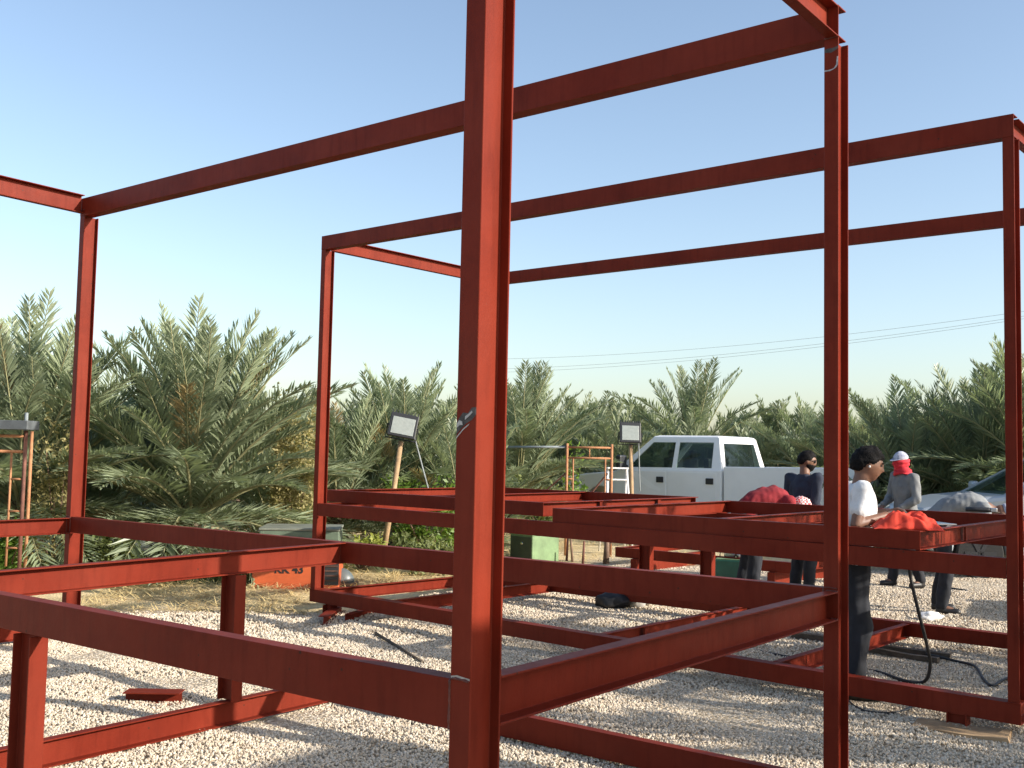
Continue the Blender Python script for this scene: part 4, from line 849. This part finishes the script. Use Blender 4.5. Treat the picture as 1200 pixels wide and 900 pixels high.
def remesh(mb, name, m, parent, vox, smooth=2, wrinkle=0., seed=0):
    me = mb.mesh(name + '_raw', m); o = bpy.data.objects.new(name + '_raw', me); C.objects.link(o)
    r_ = o.modifiers.new('r', 'REMESH'); r_.mode = 'VOXEL'; r_.voxel_size = vox
    if smooth: s_ = o.modifiers.new('s', 'SMOOTH'); s_.factor = .5; s_.iterations = smooth
    dg = bpy.context.evaluated_depsgraph_get(); me2 = bpy.data.meshes.new_from_object(o.evaluated_get(dg)); bpy.data.objects.remove(o, do_unlink=True); bpy.data.meshes.remove(me)
    me2.name = name
    if wrinkle:
        N_ = [v.normal.copy() for v in me2.vertices]
        for v, nn in zip(me2.vertices, N_):
            w = mnoise.noise(Vector((v.co.x * 9 + seed, v.co.y * 9, v.co.z * 5))) + .6 * mnoise.noise(Vector((v.co.x * 20, v.co.y * 20 + seed, v.co.z * 11))); v.co += nn * w * wrinkle
    me2.materials.clear(); me2.materials.append(m); me2.polygons.foreach_set('use_smooth', [True] * len(me2.polygons))
    q_ = inst(me2, name, parent); return q_
def head_pt(th, ph, kind='head'):
    n = Vector((math.sin(th) * math.cos(ph), math.sin(th) * math.sin(ph), math.cos(th)))
    x, y, z = n.x * .098, n.y * .076, n.z * .118
    if n.x < 0: x *= 1.06
    t = max(0, -n.z)
    y *= 1 - .30 * t ** 1.2; x *= 1 - .12 * t
    if n.x > .2 and n.z < -.3: x += .014 * t
    if kind == 'head' and n.x > 0:
        g = lambda a, b, sa, sb: math.exp(-((y - a) / sa) ** 2 - ((z - b) / sb) ** 2)
        x += .026 * g(0, -.022, .013, .016) + .014 * g(0, .006, .010, .022) + .008 * g(0, .034, .05, .013) - .011 * (g(.031, .012, .016, .012) + g(-.031, .012, .016, .012)) + .008 * g(0, -.058, .022, .008) - .004 * g(0, -.066, .02, .004) + .008 * g(0, -.092, .025, .016)
    return Vector((x, y, z))
def head_rings(fn, nu=36, nv=30): return [[fn(math.pi * (i + .5) / nv, 2 * math.pi * j / nu) for j in range(nu)] for i in range(nv)]
def shell(fn, M, m, name, parent, wr=0.):
    mb = MB(); rings = [[M @ p for p in r_] for r_ in head_rings(fn)]; mb.loft(rings); return mb.build(name, m, parent, smooth=True)
def sstep(a, b, x): t = max(0, min(1, (x - a) / (b - a))); return t * t * (3 - 2 * t)
def hair_fn(thick, front=.055, side=.0, back=-.055, seed=0.):
    def f(th, ph):
        p = head_pt(th, ph, 'h'); n = p.normalized(); c = math.cos(ph); line = front if c > .55 else (side if c > -.2 else back); 
        line = side + (front - side) * sstep(.1, .75, c) if c > 0 else side + (back - side) * sstep(0, .7, -c)
        k = sstep(line - .006, line + .008, p.z); amp = thick * (1 + .6 * mnoise.noise(p * 40 + Vector((seed, 0, 0))) + .5 * mnoise.noise(p * 90))
        return p * .93 + n * (.007 * k + amp * k) if k > 0 else p * .90
    return f
def beard_fn(th, ph):
    p = head_pt(th, ph, 'head'); n = p.normalized(); k = sstep(-.02, -.045, p.z) * sstep(-.3, .1, math.cos(ph)); return p * .95 + n * (.012 * k + .003 * mnoise.noise(p * 80) * k)
def scarf_fn(th, ph):
    p = head_pt(th, ph, 'h'); n = p.normalized(); k = sstep(.028, .012, p.z); return p * .93 + n * (.026 * k + .010 * k * mnoise.noise(p * 35) + .008 * k * math.sin(p.z * 160 + p.y * 40))
def cap_fn(th, ph):
    p = head_pt(th, ph, 'h'); n = p.normalized(); k = sstep(.022, .034, p.z + .02 * math.cos(ph) * 0); q = p * .93 + n * (.022 * k + .003 * k * mnoise.noise(p * 50)); return q
def hand(mb, w, d, up, s=1.):
    d = d.normalized(); sd = d.cross(up).normalized(); up = sd.cross(d).normalized()
    for k in range(4):
        o = sd * (.030 - .020 * k); ln = (.075, .085, .08, .062)[k]; a = w + d * .085 + o; b = a + (d * .8 - up * .45).normalized() * ln * .55; c = b + (d * .35 - up * .9).normalized() * ln * .5
        mb.capsule(w + d * .01 + o * .6, a, .014, .012, 10); mb.capsule(a, b, .0105, .0095, 8); mb.capsule(b, c, .0095, .008, 8)
    t0 = w + d * .02 + sd * .03; t1 = t0 + (d * .6 + sd * .6 - up * .2).normalized() * .05; t2 = t1 + (d * .9 - up * .35).normalized() * .035
    mb.capsule(t0, t1, .014, .011, 8); mb.capsule(t1, t2, .011, .009, 8)
def torso_rings(pts):
    out = []
    for i, (c, rx, ry) in enumerate(pts):
        c = Vector(c); t = (Vector(pts[min(i + 1, len(pts) - 1)][0]) - Vector(pts[max(0, i - 1)][0])).normalized(); y = Vector((0, 1, 0)); x = y.cross(t).normalized()
        out.append([c + x * rx * math.cos(2 * math.pi * k / 24) + y * ry * math.sin(2 * math.pi * k / 24) for k in range(24)])
    return out
def person(label, P, rz, j, shirt, trousers, sleeve='long', vox=.011, headgear=None, height=1.73):
    """j: joints in metres, x forward, y to the person's left, z up"""
    r_ = empty('person', P, rz); tag(r_, label, 'person'); s_ = height / 1.73; V3 = lambda k: Vector(j[k]) * s_
    pel, wa, ch, nk, hd = V3('pelvis'), V3('waist'), V3('chest'), V3('neck'), V3('head')
    fwd = Vector(j['face']).normalized(); y0 = Vector((0, 0, 1)).cross(fwd).normalized() if abs(fwd.z) < .95 else Vector((0, 1, 0)); up = fwd.cross(y0).normalized()
    if 'crown' in j: up = Vector(j['crown']).normalized(); y0 = up.cross(fwd).normalized(); fwd = y0.cross(up)
    HM = Matrix.Translation(hd) @ Matrix((fwd, y0, up)).transposed().to_4x4() @ Matrix.Scale(s_, 4)
    body = MB(); body.loft([[HM @ p for p in q] for q in head_rings(head_pt)])
    for s in (-1, 1): body.ellipsoid(HM @ Vector((-.008, s * .076, .0)), (.02 * s_, .012 * s_, .032 * s_), M=HM.to_3x3().normalized())
    body.capsule(nk - (hd - nk) * .15, hd + HM.to_3x3() @ Vector((-.02, 0, -.05)), .060 * s_, .054 * s_)
    body.loft(torso_rings([(pel - Vector((0, 0, .06)), .08, .12), (pel, .105, .155), (wa, .09, .14), (ch, .11, .165), (ch.lerp(nk, .6), .085, .14), (nk, .05, .07)]))
    shirt_b = MB(); tr = MB(); boots = MB()
    shirt_b.loft(torso_rings([(pel - (wa - pel) * .25, .125, .175), (pel, .13, .18), (wa, .12, .168), (ch, .135, .192), (ch.lerp(nk, .55), .105, .165), (nk + (ch - nk) * .02, .066, .078)]))
    tr.loft(torso_rings([(pel - Vector((0, 0, .09)), .10, .15), (pel, .12, .168), (pel.lerp(wa, .4), .115, .16)]))
    for sd in ('l', 'r'):
        sh, el, wr = V3('sh_' + sd), V3('el_' + sd), V3('wr_' + sd); hp, kn, an, to = V3('hip_' + sd), V3('kn_' + sd), V3('an_' + sd), V3('toe_' + sd)
        body.capsule(ch.lerp(sh, .7), sh, .055, .052); body.capsule(sh, el, .047, .038); body.capsule(el, wr, .038, .026); hand(body, wr, wr - el, Vector((0, 0, 1)))
        body.capsule(hp, kn, .075, .052); body.capsule(kn, an, .052, .036); body.capsule(an, to, .036, .028)
        shirt_b.capsule(ch.lerp(sh, .55), sh, .078, .070)
        if sleeve == 'long': shirt_b.capsule(sh, el, .068, .058); shirt_b.capsule(el, el.lerp(wr, .9), .058, .044)
        else: shirt_b.capsule(sh, sh.lerp(el, .56), .068, .064)
        tr.capsule(pel.lerp(hp, .8), kn, .10, .078); tr.capsule(kn, an + Vector((0, 0, .02)), .078, .066)
        d = (to - an); d.z = 0; boots.capsule(an + Vector((0, 0, .03)), an - Vector((0, 0, .03)), .052, .048); boots.capsule(Vector((an.x, an.y, .048)) - d * .12, Vector((to.x, to.y, .042)), .047, .041)
    remesh(body, 'body', M_SKIN, r_, vox, 1)
    remesh(shirt_b, 'shirt', shirt, r_, vox * 1.2, 3, .015, 1.7); remesh(tr, 'trousers', trousers, r_, vox * 1.3, 3, .014, 4.2); remesh(boots, 'boots', M_BOOT, r_, .012, 2)
    for hg in headgear or ['hair']:
        if hg == 'hair': shell(hair_fn(.021, .050, .008, -.055), HM, M_HAIR, 'hair', r_)
        if hg == 'short': shell(hair_fn(.015, .058, .012, -.045), HM, M_HAIR, 'hair', r_)
        if hg == 'beard': shell(beard_fn, HM, M_HAIR, 'beard', r_)
        if hg == 'scarf':
            shell(scarf_fn, HM, M_RSCARF, 'scarf', r_); mb = MB(); rings = []
            for k in range(7):
                a = k / 6; c = (nk - Vector((0, 0, .03))).lerp(hd, a * .55); rr = .125 - .035 * a + .012 * (k % 2); rings.append([c + Vector((rr * math.cos(t) * .95, rr * math.sin(t), .02 * math.sin(2 * t + k))) for t in [2 * math.pi * q / 22 for q in range(22)]])
            mb.loft(rings).build('neck_cloth', M_RSCARF, r_, smooth=True)
        if hg == 'cap':
            cp_ = shell(cap_fn, HM, M_CAP, 'cap', r_); mb = MB(); q = [(.075 + .085 * math.cos(t), .075 * math.sin(t)) for t in [math.pi * (k / 10 - .5) for k in range(11)]]
            mb.loft([[HM @ Vector((x, y, .036 - .25 * (x - .075) * .6)) for x, y in q], [HM @ Vector((x, y, .042 - .25 * (x - .075) * .6)) for x, y in q]]); mb.build('brim', M_CAP, cp_)
        if hg == 'check': shell(hair_fn(.016, .03, -.03, -.08), HM, M_CHECK, 'head_cloth', r_)
        if hg == 'glasses':
            mb = MB(); 
            for s in (-1, 1): mb.box(HM @ Vector((.086, s * .032, .012)), (.012, .05, .036), HM.to_3x3().normalized()); mb.tube([HM @ Vector((.08, s * .06, .016)), HM @ Vector((-.01, s * .084, .014))], .004, 5)
            mb.box(HM @ Vector((.094, 0, .016)), (.008, .02, .008), HM.to_3x3().normalized()); mb.build('sunglasses', M_PLASTIC, r_)
        if hg == 'face':
            for s in (-1, 1):
                MB().ellipsoid(HM @ Vector((.083, s * .031, .012)), (.008, .014, .006), M=HM.to_3x3().normalized()).build('eye', M_PLASTIC, r_, smooth=True)
                MB().ellipsoid(HM @ Vector((.094, s * .032, .031)), (.006, .021, .0045), M=HM.to_3x3().normalized()).build('eyebrow', M_HAIR, r_, smooth=True)
            MB().ellipsoid(HM @ Vector((-.004, -.086, -.012)), (.007, .006, .009)).build('earbud', M_WT, r_, smooth=True)
    return r_
stand = dict(pelvis=(0, 0, .96), waist=(.01, 0, 1.10), chest=(.03, 0, 1.30), neck=(.04, 0, 1.47), head=(.075, 0, 1.615), face=(1, 0, -.12),
    sh_l=(.03, .19, 1.41), el_l=(.02, .25, 1.13), wr_l=(.16, .24, .93), sh_r=(.03, -.19, 1.41), el_r=(.02, -.25, 1.13), wr_r=(.16, -.24, .93),
    hip_l=(0, .09, .92), kn_l=(.03, .10, .50), an_l=(-.01, .11, .085), toe_l=(.14, .13, .045), hip_r=(0, -.09, .92), kn_r=(.03, -.10, .50), an_r=(-.01, -.11, .085), toe_r=(.14, -.13, .045))
def pose(**k): d = dict(stand); d.update(k); return d
# man in white: stands inside the right floor panel, facing right, looking down at his hands
m1 = aty(999, 640, 7.46); m1.z = 0
person('person in a white T-shirt with thick black hair behind the near right column', m1, R(-6), pose(chest=(.035, 0, 1.32), neck=(.06, 0, 1.485), head=(.105, 0, 1.612), face=(1, 0, -.22), sh_r=(.03, -.19, 1.43), sh_l=(.03, .19, 1.43), el_r=(-.03, -.25, 1.205), wr_r=(.20, -.13, 1.27), el_l=(.02, .25, 1.20), wr_l=(.26, .14, 1.28)), M_WSHIRT, M_DENIM, 'short', .0085, ['hair', 'face'], 1.735)
m2 = aty(940, 640, 12.3); m2.z = 0
person('person in dark navy workwear and sunglasses beside the near right column', m2, R(28), pose(sh_l=(.03, .215, 1.42), sh_r=(.03, -.215, 1.42), el_r=(-.03, -.24, 1.14), wr_r=(.12, -.2, .98), face=(1, -.75, -.18)), M_NAVY, M_DENIM, 'long', .012, ['short', 'beard', 'glasses'], 1.735)
m4 = aty(1062, 640, 13.9); m4.z = 0
person('person in grey workwear with a red scarf wrapped round the face', m4, R(196), pose(face=(1, .15, -.15), el_l=(.03, .26, 1.14), wr_l=(.22, .16, 1.02), el_r=(.06, -.24, 1.15), wr_r=(.26, -.12, 1.04), an_l=(-.12, .13, .085), toe_l=(.03, .15, .045), an_r=(.12, -.12, .085), toe_r=(.27, -.12, .045), kn_r=(.1, -.1, .5)), M_GREYC, M_DENIM, 'long', .012, ['scarf', 'cap'], 1.76)
bent = pose(pelvis=(-.12, 0, 1.0), waist=(.0, 0, 1.12), chest=(.22, 0, 1.17), neck=(.40, 0, 1.12), head=(.52, 0, 1.06), face=(.5, 0, -1), crown=(1, 0, .15), sh_l=(.32, .19, 1.12), el_l=(.38, .23, .86), wr_l=(.56, .16, .95), sh_r=(.32, -.19, 1.12), el_r=(.38, -.23, .86), wr_r=(.56, -.16, .95),
    hip_l=(-.14, .1, .96), kn_l=(-.03, .13, .52), an_l=(-.1, .16, .085), toe_l=(.05, .18, .045), hip_r=(-.14, -.1, .96), kn_r=(-.03, -.13, .52), an_r=(-.1, -.16, .085), toe_r=(.05, -.18, .045))
m3 = aty(884, 640, 11.9); m3.z = 0
person('person in a dark red shirt bending over behind the right floor panel', m3, R(8), dict(bent), M_RSHIRT, M_DENIM, 'long', .012, ['check'], 1.80)
m5 = aty(1112, 640, 11.6); m5.z = 0
person('person in light grey workwear bent double at the right', m5, R(-14), dict(bent), mat('light_grey_workwear', (.20, .21, .215), .9, noise=.18, nscale=7), M_DENIM, 'long', .012, ['cap'], 1.78)
# angle grinder in the bent worker's hands
gr = empty('angle_grinder', FB.P(.95, 2.6, 1.215), -.2); gr.scale = (.62, .62, .62); tag(gr, 'dark angle grinder on the panel by the bent worker', 'power tool')
MB().tube([(-.18, 0, .05), (-.05, 0, .055), (.1, 0, .05), (.16, 0, .05)], [.028, .034, .036, .03], 12).build('motor_body', M_PLASTIC, gr, smooth=True); MB().tube([(.2, 0, .02), (.2, 0, .028)], .062, 20).build('disc', M_DKWOOD, gr); MB().box((.18, 0, .05), (.09, .07, .06)).build('gear_head', M_STEEL, gr, bevel=.012); MB().tube([(.16, .03, .05), (.16, .14, .06)], .015, 8).build('side_handle', M_PLASTIC, gr, smooth=True)
